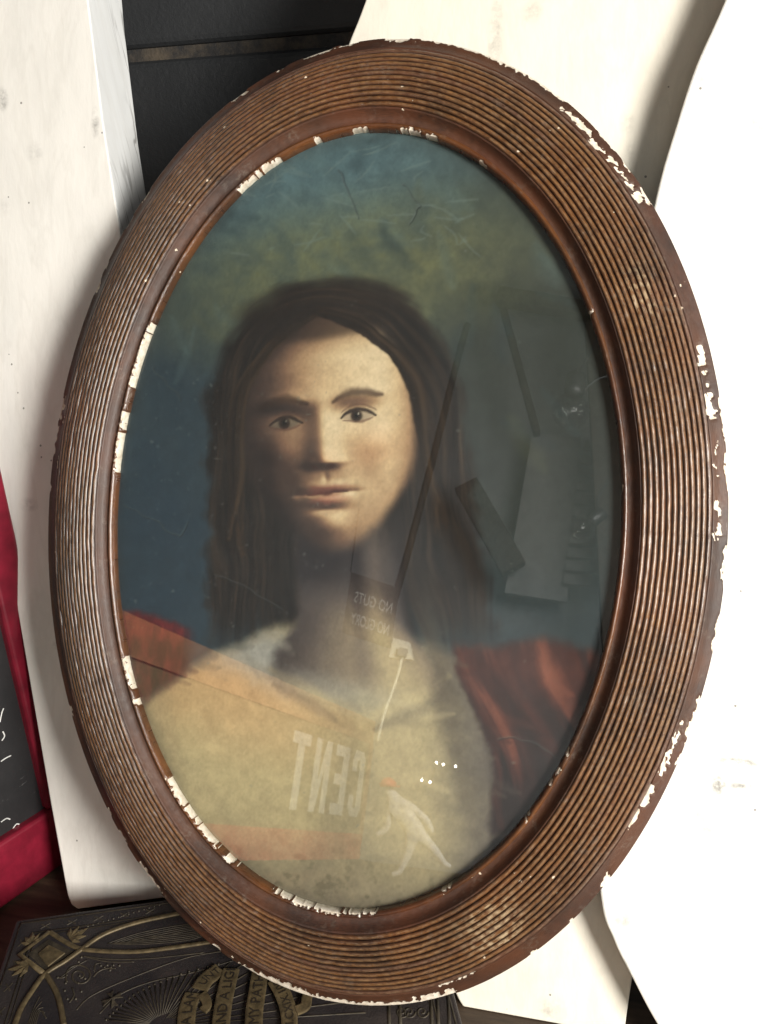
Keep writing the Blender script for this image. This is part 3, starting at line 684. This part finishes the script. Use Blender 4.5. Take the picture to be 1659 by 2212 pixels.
# little crosses stamped in the border
for i in range(14):
    u_ = .022 + i * .018
    v, f = tube([bk(u_ - .003, .0075, ZB), bk(u_ + .003, .0115, ZB)], .0005, 5, flat=.6); v2, f2 = tube([bk(u_ - .003, .0115, ZB), bk(u_ + .003, .0075, ZB)], .0005, 5, flat=.6)
    mk('stamped_cross', list(v) + list(v2), list(f) + [tuple(a + len(v) for a in g) for g in f2], M_GILTDK, cov)
    v, f = tube([bk(.0075, u_ - .003, ZB), bk(.0115, u_ + .003, ZB)], .0005, 5, flat=.6); v2, f2 = tube([bk(.0115, u_ - .003, ZB), bk(.0075, u_ + .003, ZB)], .0005, 5, flat=.6)
    if i < 11: mk('stamped_cross', list(v) + list(v2), list(f) + [tuple(a + len(v) for a in g) for g in f2], M_GILTDK, cov)
# interlaced bands and diamond
line('gilt_band', [(28, 2225), (45, 2180), (68, 2143), (98, 2104), (140, 2077), (175, 2052), (222, 2020), (290, 1995), (380, 1975), (470, 1958)], .0020, M_GILT, cov)
line('gilt_band', [(107, 2013), (140, 2034), (165, 2047), (185, 2052), (240, 2056), (300, 2056), (370, 2048), (450, 2036), (520, 2025)], .0018, M_GILT, cov)
line('gilt_band', [(98, 2104), (112, 2125), (124, 2150), (132, 2180), (138, 2215)], .0018, M_GILT, cov)
line('diamond_border', [(107, 2013), (42, 2063), (98, 2106)], .0019, M_GILT, cov, 1)
dpl = [bp(*p) for p in ((105, 2042), (82, 2062), (104, 2090), (142, 2060))]
v, f = slab(dpl, (0, 0, -.002)); v[:, 2] += .0011; bevel(mk('diamond_boss', v, f, M_GILT, cov), .0006)
dk = [bp(*p) for p in ((105, 2030), (60, 2062), (100, 2098), (158, 2056))]
v, f = slab(dk, (0, 0, -.002)); v[:, 2] += .0004; mk('diamond_panel', v, f, M_GILTDK, cov)
# leaves round the diamond: five-lobed palmettes
def palmette(px, py, ang, size):
    c0 = bp(px, py)
    for k in (-2, -1, 0, 1, 2):
        a_ = ang + k * .55; L = size * (1 - .14 * abs(k)); dx = np.array([math.cos(a_), math.sin(a_), 0]); dy = np.array([-dx[1], dx[0], 0])
        out = [c0, c0 + dx * L * .45 + dy * L * .22, c0 + dx * L, c0 + dx * L * .45 - dy * L * .22]
        v = [p + np.array([0, 0, z]) for p, z in zip(out, (.0006, .0008, .0005, .0008))] + [c0 + dx * L * .5 + np.array([0, 0, .0016])] + [p + np.array([0, 0, -.001]) for p in out]
        mk('leaf', v, [(0, 1, 4), (1, 2, 4), (2, 3, 4), (3, 0, 4), (0, 5, 6, 1), (1, 6, 7, 2), (2, 7, 8, 3), (3, 8, 5, 0)], M_GILT, cov)
palmette(68, 2040, 2.1, .011); palmette(150, 2028, .95, .013); palmette(62, 2086, 3.6, .013)
# beads along the bands
def beads(pts, r):
    for (px, py) in pts:
        p = bp(px, py); v, f = lathe(p + np.array([0, 0, -.0006]), (0, 0, 1), [(0, r), (.0006, r), (.0012, r * .6), (.0014, r * .15)], 8); mk('bead', v, f, M_GILTDK, cov, True)
beads([(x, 2003 - (x - 205) * .30 - 6) for x in range(190, 350, 11)], .0007)
beads([(125, 2112), (142, 2124), (170, 2078), (176, 2068), (218, 2086), (226, 2090), (232, 2085), (240, 2090), (245, 2085), (258, 2086), (172, 2108), (184, 2114), (238, 2096), (146, 2158), (164, 2158), (176, 2142), (140, 2140), (170, 2124)], .0009)
# scrolls
th = np.linspace(0, 3.6 * PI, 46); line('scroll', [(172 + (31 - 7.0 * q / PI) * math.cos(q + 2.6), 2108 + (27 - 6.2 * q / PI) * math.sin(q + 2.6)) for q in th], .0006, M_GILTDK, cov, 2)
line('scroll', [(202, 2110), (214, 2098), (232, 2092), (250, 2092)], .0006, M_GILTDK, cov); line('scroll', [(204, 2100), (206, 2084), (218, 2080)], .0005, M_GILTDK, cov)
line('scroll', [(156, 2134), (160, 2150), (150, 2166)], .0006, M_GILTDK, cov); line('scroll', [(126, 2112), (136, 2112), (146, 2106)], .0006, M_GILTDK, cov)
for pts in ([(185, 2066), (240, 2072), (330, 2070), (440, 2058)], [(165, 2182), (200, 2150), (290, 2110), (400, 2070), (480, 2055)], [(215, 2190), (260, 2148), (330, 2120), (420, 2100), (520, 2070)], [(188, 2074), (160, 2090), (130, 2112)], [(180, 2065), (230, 2077), (290, 2078)]):
    line('tooled_line', pts, .00045, M_GILTDK, cov)
# tooled almond panel with fine nested lines
for k in range(5):
    s_ = k * 4.0; line('tooled_line', [(232 + s_ * 3.2, 2038 - s_ * .25), (300, 2016 + s_), (380, 2000 + s_), (430, 1996 + s_ * .6)], .0004, M_GILTDK, cov)
    line('tooled_line', [(232 + s_ * 3.2, 2038 - s_ * .25), (300, 2040 - s_ * .8), (400, 2032 - s_), (450, 2018 - s_ * .6)], .0004, M_GILTDK, cov)
    line('tooled_line', [(86 + s_ * .9, 2152 + s_ * 3), (70 + s_, 2185), (58 + s_, 2225)], .0004, M_GILTDK, cov)
# four-petal star and fan of rays
sc_ = (243, 2160)
for k in range(4):
    a_ = .75 + k * PI / 2; c0 = bp(*sc_); dx = np.array([math.cos(a_), math.sin(a_), 0]); dy = np.array([-dx[1], dx[0], 0]); L = .0062
    v = [c0 + np.array([0, 0, .001]), c0 + dx * L + dy * L * .34, c0 + dx * L * .8, c0 + dx * L - dy * L * .34]; v = v + [p + np.array([0, 0, .0008]) for p in v]
    mk('star_petal', v, [(4, 7, 6), (4, 6, 5), (0, 1, 5, 4), (1, 2, 6, 5), (2, 3, 7, 6), (3, 0, 4, 7)], M_GILTDK, cov)
hub = np.array([347, 2215.])
for (x, y) in [(230, 2203), (238, 2195), (245, 2188), (253, 2180), (262, 2172), (271, 2164), (280, 2157), (289, 2150), (299, 2144), (310, 2138), (322, 2132), (334, 2127), (347, 2122), (361, 2116), (375, 2111), (391, 2105), (408, 2099), (428, 2094), (449, 2089), (472, 2083), (497, 2080), (526, 2082), (556, 2090), (585, 2098), (620, 2112), (660, 2126), (705, 2142), (750, 2165), (790, 2188)]:
    d = np.array([x, y]) - hub; st = hub + d * (.22 if np.hypot(*d) < 160 else .12)
    P = np.array([bp(*st), bp(x, y)]); P[:, 2] = ZB + .0002; v, f = tube(P, [.00025, .00055], 6, flat=.6); r_o = mk('ray', v, f, M_GILTDK, cov, True)
    if x < 480:
        p = bp(x, y); v, f = lathe(p + np.array([0, 0, -.0005]), (0, 0, 1), [(0, .0009), (.0006, .0009), (.0012, .0004)], 8); mk('bead', v, f, M_GILTDK, cov, True)
# ribbons with lettering
def text_mesh(body, size, fat=.0):
    cu = bpy.data.curves.new('txt', 'FONT'); cu.body = body; cu.size = size; cu.align_x = 'LEFT'; cu.resolution_u = 3; cu.offset = fat * size
    o = bpy.data.objects.new('txt', cu); COL.objects.link(o)
    dg = bpy.context.evaluated_depsgraph_get(); me = bpy.data.meshes.new_from_object(o.evaluated_get(dg))
    v = np.array([x.co[:] for x in me.vertices]).reshape(-1, 3); f = [tuple(p.vertices) for p in me.polygons]
    bpy.data.objects.remove(o); bpy.data.curves.remove(cu); bpy.data.meshes.remove(me)
    return v, f
RB = [0]
def ribbon(pix, w, body, tsize, t0=.0, squeeze=1.0):
    P = spline(np.array([bp(*p) for p in pix]), 10); n = len(P)
    T = np.gradient(P, axis=0); T /= np.linalg.norm(T, axis=1)[:, None]; S = np.cross(T, (0, 0, 1.)); S /= np.linalg.norm(S, axis=1)[:, None]
    v = []; f = []
    RB[0] += 1; lift = np.array([0, 0, .0009 + .00035 * RB[0]])
    for i in range(n):
        for k, (o_, z) in enumerate(((-.5, -.0014), (-.5, -.0002), (-.42, .0), (.42, .0), (.5, -.0002), (.5, -.0014))): v.append(P[i] + S[i] * w * o_ + lift + np.array([0, 0, z]))
    for i in range(n - 1):
        for k in range(5): f.append((i * 6 + k, i * 6 + k + 1, (i + 1) * 6 + k + 1, (i + 1) * 6 + k))
    f.append(tuple(range(6))); f.append(tuple((n - 1) * 6 + k for k in range(6))[::-1])
    rb = mk('ribbon', v, f, M_GILT, cov)
    if body:
        L = np.concatenate([[0], np.cumsum(np.linalg.norm(np.diff(P, axis=0), axis=1))])
        tv, tf = text_mesh(body, tsize); tv[:, 0] *= squeeze
        ln_ = tv[:, 0].max(); s_ = np.clip(tv[:, 0] + t0 * L[-1], 0, L[-1])
        ii = np.clip(np.searchsorted(L, s_) - 1, 0, n - 2); fr_ = (s_ - L[ii]) / (L[ii + 1] - L[ii] + 1e-12)
        pos = P[ii] + (P[ii + 1] - P[ii]) * fr_[:, None] - S[ii] * (tv[:, 1] - tsize * .36)[:, None] + lift + np.array([0, 0, .0003])
        low = pos - np.array([0, 0, .0008]); nv = len(pos)
        mk('lettering', np.concatenate([pos]), tf, M_INK, rb)
    return rb
WR = .0108
ribbon([(401, 2230), (406, 2180), (418, 2148)], WR, 'A LAMP', .0088, .12)
ribbon([(436, 2150), (445, 2162), (447, 2176), (438, 2186)], WR * .55, None, 0)
ribbon([(432, 2140), (445, 2120), (466, 2104), (476, 2096)], WR, 'UNTO', .0072, .14)
ribbon([(476, 2240), (482, 2180), (492, 2130), (500, 2098)], WR, 'AND A LIGHT', .0088, .03)
ribbon([(548, 2240), (550, 2190), (556, 2150), (562, 2110), (566, 2095)], WR, 'MY PATH.', .0088, .12)
ribbon([(622, 2250), (626, 2210), (620, 2176), (608, 2146), (594, 2122)], WR * .92, 'M.CXIX.105.', .0074, .10)
ribbon([(640, 2190), (660, 2180), (664, 2160), (672, 2142)], WR * .6, None, 0)
# deep bands towards the right edge of the cover
for (x0, x1) in ((838, 850), (862, 905), (930, 936), (944, 950), (968, 974)):
    P = [bp(x0, 2150), bp(x0 + 4, 2230)]; P[0][2] = P[1][2] = ZB; v, f = tube(P, .0011, 6, flat=.6); mk('gilt_band', v, f, M_GILTDK, cov, True)
for cx_ in (868, 884, 912):
    th = np.linspace(0, 2.6 * PI, 24); line('scroll', [(cx_ + (14 - 1.4 * q) * math.cos(q), 2186 + (14 - 1.4 * q) * math.sin(q)) for q in th], .0006, M_GILTDK, cov, 2)

# ------------------------------------------------------------------ red framed chalkboard at the left
k0 = onz(140, 1862, .0005); k1 = onz(0, 1962, .0005)
rd = (k1 - k0); rd[2] = 0; rd /= np.linalg.norm(rd)
perp = np.cross(rd, (0, 0, 1.))
if perp[0] < 0: perp = -perp                                            # towards the picture
k0 = k0 - rd * .020                                                     # real corner hides behind the plank
best = None
def pj(P):
    X = RW.T @ (np.asarray(P) - CAM); return np.array([CX - FPX * X[0] / X[2], CY + FPX * X[1] / X[2]])
ic = onplane(103, 1752, k0, perp)
for psi in np.linspace(-.75, .75, 301):
    s_ = math.cos(psi) * np.array([0, 0, 1.]) + math.sin(psi) * perp
    nrm = np.cross(s_, rd); c_in = onplane(103, 1752, k0, nrm); a_, b_ = pj(c_in), pj(c_in + s_ * .3)
    d = b_ - a_; x_at = a_[0] + d[0] / d[1] * (1313 - a_[1]); er = abs(x_at - 0)
    if best is None or er < best[0]: best = (er, psi, s_, c_in)
_, psi, ks, c_in = best
if True:
    kn = np.cross(rd, ks); kn /= np.linalg.norm(kn)
    if kn[0] < 0: kn = -kn
wr = np.dot(c_in - k0, ks); ws = np.dot(c_in - k0, rd)
wr = float(np.clip(wr, .02, .06)); ws = float(np.clip(ws, .02, .06))
KL, KH = .40, .44
chalk = empty('chalkboard', k0); tag(chalk, 'black chalkboard in a red painted wooden frame at the lower left', 'chalkboard')
def kp(u, v, w): return k0 + rd * u + ks * v + kn * w
def kbox(u0, u1, v0, v1, w0, w1): return [kp(*p) for p in boxv(u0, u1, v0, v1, w0, w1)]
def kmk(nm, b, m): 
    o = mk(nm, kbox(*b), BOXF, m, chalk); bm = bmesh.new(); bm.from_mesh(o.data); bmesh.ops.recalc_face_normals(bm, faces=bm.faces); bm.to_mesh(o.data); bm.free(); return o
kmk('writing_panel', (ws - .004, KL - ws + .004, wr - .004, KH - wr + .004, -.010, -.006), M_CHALK)
for nm, b in (('frame_rail', (0, KL, 0, wr, -.014, .002)), ('frame_rail', (0, KL, KH - wr, KH, -.014, .002)), ('frame_stile', (0, ws, wr + .0004, KH - wr - .0004, -.0138, .0015)), ('frame_stile', (KL - ws, KL, wr + .0004, KH - wr - .0004, -.0138, .0015))):
    bevel(kmk(nm, b, M_RED), .003, 3)
def kpix(px, py): return onplane(px, py, k0 - kn * .006, kn)
for pts in ([(2, 1645), (12, 1638), (24, 1632)], [(2, 1776), (14, 1768), (22, 1770)], [(4, 1600), (10, 1590), (6, 1580)], [(28, 1790), (36, 1780), (44, 1782)], [(0, 1560), (4, 1540), (8, 1530)]):
    P = spline(np.array([kpix(*p) for p in pts]), 5); v, f = tube(P, .0006, 5, up=tuple(kn), flat=.4); mk('chalk_mark', v, f, M_CHALKMARK, chalk, True)

# ------------------------------------------------------------------ the room behind, seen mirrored in the glass
M_PLASTER = simple('grey_plaster', (.30, .31, .31), .8, 0, 6, .12, .3, .002)
M_DARKWOOD = simple('dark_beam_wood', (.045, .034, .024), .7, 0, 30, .35, .4, .001)
M_BLACKPL = simple('black_plastic', (.012, .012, .012), .45)
M_PALEBOARD = simple('pale_board_paint', (.24, .24, .23), .7, 0, 20, .2, .2)
M_SIGNY = simple('yellow_sign_paint', (.24, .20, .09), .5, 0, 14, .2, .2)
M_SIGNO = simple('orange_sign_paint', (.40, .20, .09), .5, 0, 14, .2, .2)
M_SIGNR = simple('red_sign_paint', (.60, .045, .03), .5, 0, 14, .2, .2)
M_SIGNW = simple('cream_sign_letters', (.86, .84, .68), .5, 0, 14, .1, .1)
YB = -3.0
bw = mk('wall', boxv(-5, 2.6, YB - .1, YB, 0, 4.4), BOXF, M_PLASTER); tag(bw, kind='structure')
# sign reading CENT
def signquad(px, py, z):
    h = onplane(px, py, C + N * .0171, N); d = ray(px, py); r = d - 2 * np.dot(d, N) * N
    return h + r * ((z - h[2]) / r[2])
ZT = .47
g0 = signquad(808, 1560, ZT); g1 = signquad(560, 1452, ZT)
gd = g1 - g0; gd[2] = 0; GL = 1.75; gd /= np.linalg.norm(gd)
gn = np.cross((0, 0, 1.), gd); gn = gn if gn[1] > 0 else -gn
zb_ = .03
sign = empty('shop_sign', (g0[0], g0[1], 0)); tag(sign, 'yellow sign reading CENT with orange and red borders, mirrored in the glass', 'sign')
def gp(u, z, w): return np.array([g0[0], g0[1], 0]) + gd * u + np.array([0, 0, z]) + gn * w
def gmk(nm, b, m):
    o = mk(nm, [gp(u, z, w) for (u, w, z) in boxv(*b)], BOXF, m, sign); bm = bmesh.new(); bm.from_mesh(o.data); bmesh.ops.recalc_face_normals(bm, faces=bm.faces); bm.to_mesh(o.data); bm.free(); return o
gmk('panel', (0, GL, -.02, 0, zb_, ZT), M_SIGNY)
gmk('border', (0, GL, .0005, .006, ZT - .075, ZT + .002), M_SIGNO)
gmk('border', (0, GL, .0005, .006, zb_ - .002, zb_ + .075), M_SIGNR)
gmk('border', (-.002, .022, .0008, .007, zb_ + .0755, ZT - .0755), M_SIGNO)
def letter(polys, u0, w, z0, h):
    vs, fs = [], []
    for q in polys:
        b0 = len(vs); n_ = len(q)
        for d_ in (.004, .0006): vs += [gp(u0 + a * w, z0 + b * h, d_) for a, b in q]
        fs += [tuple(b0 + k for k in range(n_)), tuple(b0 + n_ + k for k in range(n_))[::-1]] + [(b0 + k, b0 + (k + 1) % n_, b0 + n_ + (k + 1) % n_, b0 + n_ + k) for k in range(n_)]
    o = mk('letter', vs, fs, M_SIGNW, sign); bm = bmesh.new(); bm.from_mesh(o.data); bmesh.ops.recalc_face_normals(bm, faces=bm.faces); bm.to_mesh(o.data); bm.free()
def rc(a, b, c_, d): return [(a, c_), (b, c_), (b, d), (a, d)]
z0_, h_, w_ = zb_ + .125, .205, .108
letter([rc(0, .36, .12, .88), [(0, .88), (.36, .86), (.64, .86), (1, .88), (.8, 1), (.2, 1)], [(0, .12), (.2, 0), (.8, 0), (1, .12), (.64, .14), (.36, .14)], rc(.66, 1, .68, .875), rc(.66, 1, .125, .32)], .050, w_, z0_, h_)
letter([rc(0, .40, 0, 1), rc(.40, 1, .84, 1), rc(.40, .92, .43, .58), rc(.40, 1, 0, .16)], .050 + .152, w_, z0_, h_)
letter([rc(0, .30, 0, 1), rc(.70, 1, 0, 1), [(.30, 1), (.30, .70), (.70, 0), (.70, .30)]], .050 + .304, w_ * 1.08, z0_, h_)
letter([rc(.33, .67, 0, .84), rc(0, 1, .845, 1)], .050 + .468, w_ * 1.1, z0_, h_)
# motto board
cm_ = mirror(800, 1320, -2.2)
mo = empty('motto_board', cm_); tag(mo, 'small dark board reading NO GUTS NO GLORY, mirrored in the glass', 'sign')
q_ = [mirror(758, 1235, -2.2), mirror(862, 1270, -2.2), mirror(842, 1400, -2.2), mirror(738, 1365, -2.2)]
mu = q_[1] - q_[0]; mv = q_[0] - q_[3]
v, f = slab(q_, (0, -.015, 0)); bevel(mk('panel', v, f, M_DARKWOOD, mo), .003)
M_MOTTO = simple('grey_letters', (.55, .53, .48), .6)
for body, k in (('NO GUTS', .54), ('NO GLORY', .18)):
    tv, tf = text_mesh(body, .5, .012); tv[:, 0] /= tv[:, 0].max()
    # letters read left to right for someone facing the board, so they run towards -x
    tp = np.array([q_[2] + (q_[3] - q_[2]) * (.06 + .80 * a[0]) + (q_[1] - q_[2]) * (k + .52 * a[1]) + np.array([0, .004, 0]) for a in tv]); mk('lettering', tp, tf, M_MOTTO, mo)
v, f = tube([mirror(757, 1236, -2.2), mirror(775, 1100, -2.2)], .003, 6); mk('hanging_cord', v, f, M_BLACKPL, mo)
# leaning pole, beams
def mtube(name, pix, Y, r, mat, label, cat, seg=8):
    v, f = tube(spline(np.array([mirror(x, y, Y) for x, y in pix]), 6), r, seg); o = mk(name, v, f, mat, None, True); return tag(o, label, cat)
mtube('leaning_pole', [(1010, 700), (990, 770), (935, 990), (868, 1240), (840, 1330)], -2.4, .014, M_DARKWOOD, 'thin dark leaning pole mirrored in the right half of the glass', 'pole')
def beam(px, Y, th, label):
    a_, b_ = mirror(*px[0], Y), mirror(*px[1], Y); d = b_ - a_; d /= np.linalg.norm(d); a_ = a_ - d * .02; n_ = np.cross(d, (0, 1, 0)); n_ /= np.linalg.norm(n_); o_ = [a_ - n_ * th, b_ - n_ * th, b_ + n_ * th, a_ + n_ * th]
    v, f = slab(o_, (0, -.06, 0)); o = bevel(mk('roof_beam', v, f, M_DARKWOOD), .004); tag(o, label, 'beam'); return o
beam(((1085, 632), (1420, 690)), -2.5, .034, 'dark horizontal roof beam mirrored at upper right of the glass')
beam(((1085, 655), (1160, 930)), -2.55, .014, 'thin dark slanting brace mirrored below the horizontal beam')
beam(((1300, 700), (1345, 1420)), -2.3, .06, 'dark upright post mirrored along the right rim of the glass')
beam(((1010, 1050), (1110, 1225)), -2.6, .05, 'short brown slanting timber mirrored in the middle right of the glass')
# pale tall panel with planks beside it
def mslab(name, pix, Y, th, mat, parent=None):
    q = np.array([mirror(x, y, Y) for x, y in pix]); v, f = slab(q, (0, -th, 0))
    o = mk(name, v, f, mat, parent); bm = bmesh.new(); bm.from_mesh(o.data); bmesh.ops.recalc_face_normals(bm, faces=bm.faces); bm.to_mesh(o.data); bm.free(); return o
tag(mslab('tall_panel', [(1150, 935), (1255, 945), (1225, 1300), (1090, 1280)], -2.75, .03, M_PALEBOARD), 'tall pale board mirrored at right of the glass', 'panel')
sh = empty('slatted_shutter', mirror(1270, 1260, -2.7)); tag(sh, 'pale slatted shutter mirrored near the right rim of the glass', 'shutter')
for i in range(11):
    y0 = 950 + i * 29; mslab('slat', [(1262 - i * 4.2, y0), (1345, y0 + 8), (1345, y0 + 29), (1259 - i * 4.2, y0 + 20)], -2.7, .02, M_PALEBOARD, sh)
# bulbs on cords
gb = NT('clear_bulb_glass'); gb.n.remove(gb.b); tr = gb.new('ShaderNodeBsdfTransparent'); gl = gb.new('ShaderNodeBsdfGlossy'); gl.inputs['Roughness'].default_value = .05
lw = gb.new('ShaderNodeLayerWeight'); lw.inputs['Blend'].default_value = .35; mx = gb.new('ShaderNodeMixShader'); gb.l.new(gb.math('ADD', gb.math('MULTIPLY', lw.outputs['Facing'], .6), .08), mx.inputs[0]); gb.l.new(tr.outputs[0], mx.inputs[1]); gb.l.new(gl.outputs[0], mx.inputs[2]); gb.l.new(mx.outputs[0], gb.out.inputs[0])
def bulb(top, bot, Y, cords, label):
    a_, b_ = mirror(*top, Y), mirror(*bot, Y); L = np.linalg.norm(b_ - a_)
    e = empty('light_bulb', a_); tag(e, label, 'light bulb', 'bulbs on black cords')
    v, f = lathe(a_, b_ - a_, [(0, L * .10), (L * .05, L * .15), (L * .35, L * .16), (L * .42, L * .13)], 20); mk('socket', v, f, M_BLACKPL, e, True)
    prof_ = [(L * .42, L * .11)] + [(L * (.70 + .29 * math.cos(q)), L * .29 * math.sin(q)) for q in np.linspace(2.75, .05, 12)]
    v, f = lathe(a_, b_ - a_, prof_, 24); mk('glass_globe', v, f, gb.m, e, True)
    for cpx in cords:
        v, f = tube(spline(np.array([mirror(x, y, Y) for x, y in cpx]), 6), .004, 6); mk('cord', v, f, M_BLACKPL, e, True)
bulb((1248, 805), (1226, 925), -1.7, [[(1248, 808), (1268, 775), (1290, 735), (1330, 690)], [(1255, 850), (1275, 830), (1300, 815), (1340, 810)]], 'clear bulb with black socket mirrored at upper right of the glass')
bulb((1306, 1105), (1232, 1160), -1.9, [[(1300, 1110), (1290, 1085), (1300, 1060), (1315, 1040)]], 'clear bulb with black socket mirrored lower at right of the glass')
# white switch box with cord
sw = empty('switch_box', mirror(868, 1395, -2.1)); tag(sw, 'white switch box with hanging cord mirrored below the motto board', 'switch box')
mslab('cover_plate', [(850, 1378), (885, 1388), (892, 1425), (840, 1420)], -2.1, .03, M_SIGNW, sw); mslab('switch', [(862, 1398), (880, 1402), (876, 1418), (858, 1414)], -2.08, .015, M_PALEBOARD, sw)
v, f = tube(spline(np.array([mirror(x, y, -2.1) for x, y in [(868, 1420), (855, 1470), (830, 1540), (815, 1600)]]), 6), .006, 6); mk('cord', v, f, M_SIGNW, sw, True)
# tiny lit fairy lights
em = NT('lit_bulb'); em.set(Base_Color=(1, .9, .75), Emission_Color=(1, .92, .8), Emission_Strength=60.)
lights_ = [(944, 1648), (958, 1652), (985, 1656), (912, 1686), (930, 1690)]
wire = empty('string_of_lights', mirror(950, 1660, -2.9)); tag(wire, 'string of tiny lit bulbs mirrored low in the glass', 'string lights')
P = np.array([mirror(x, y, -2.9) for x, y in sorted(lights_)]); v, f = tube(P, .002, 5); mk('wire', v, f, M_BLACKPL, wire)
for (x, y) in lights_:
    v, f = lathe(mirror(x, y, -2.9) + np.array([0, .012, 0]), (0, 1, 0), [(-.006, .0012), (-.0036, .0045), (0, .0055), (.0036, .0045), (.006, .0012)], 10); mk('bulb', v, f, em.m, wire, True)

# small figurine with a red cap, mirrored low in the glass
fg = empty('figurine', mirror(905, 1880, -2.0)); tag(fg, 'small figurine in pale clothes and a red cap, mirrored beside the sign', 'figurine')
J = {'pel': (900, 1800, .026), 'che': (868, 1748, .030), 'nek': (848, 1722, .014), 'hed': (838, 1702, .021), 'sh1': (842, 1752, .014), 'el1': (836, 1790, .010), 'ha1': (812, 1806, .008), 'sh2': (890, 1746, .014), 'el2': (922, 1772, .010), 'ha2': (935, 1800, .008),
     'hp1': (890, 1812, .017), 'kn1': (880, 1850, .013), 'an1': (862, 1886, .008), 'fo1': (845, 1890, .008), 'hp2': (914, 1810, .017), 'kn2': (940, 1838, .013), 'an2': (962, 1868, .008), 'fo2': (975, 1872, .008)}
E_ = [('pel', 'che'), ('che', 'nek'), ('nek', 'hed'), ('che', 'sh1'), ('sh1', 'el1'), ('el1', 'ha1'), ('che', 'sh2'), ('sh2', 'el2'), ('el2', 'ha2'), ('pel', 'hp1'), ('hp1', 'kn1'), ('kn1', 'an1'), ('an1', 'fo1'), ('pel', 'hp2'), ('hp2', 'kn2'), ('kn2', 'an2'), ('an2', 'fo2')]
ks_ = list(J); inv = np.array(wm(fg).inverted()); vs_ = [tuple((inv @ np.append(mirror(J[k][0], J[k][1], -2.0), 1))[:3]) for k in ks_]
me = bpy.data.meshes.new('body'); me.from_pydata(vs_, [(ks_.index(a), ks_.index(b)) for a, b in E_], [])
fb = bpy.data.objects.new('body', me); COL.objects.link(fb); fb.parent = fg; me.materials.append(simple('pale_figurine_paint', (.62, .62, .62), .5))
sm = fb.modifiers.new('skin', 'SKIN'); sv = me.skin_vertices[0].data if me.skin_vertices else None
if sv is None: sv = me.attributes and None
if sv is not None:
    for k, d in zip(ks_, sv): d.radius = (J[k][2], J[k][2]); d.use_root = (k == 'pel')
fb.modifiers.new('sub', 'SUBSURF').levels = 1; fb.modifiers['sub'].render_levels = 2
hp = mirror(838, 1700, -2.0); ax_ = mirror(838, 1684, -2.0) - hp
v, f = lathe(hp, ax_, [(.0, .0235), (.008, .0245), (.016, .021), (.023, .012), (.026, .003)], 18); cap = mk('cap', v, f, simple('red_cap_paint', (.65, .03, .02), .5), fg, True)
bx_ = hp + np.array([.020, .012, .001]); v, f = lathe(bx_, ax_, [(0, .016), (.003, .016)], 16); mk('brim', v, f, cap.data.materials[0], cap, True)
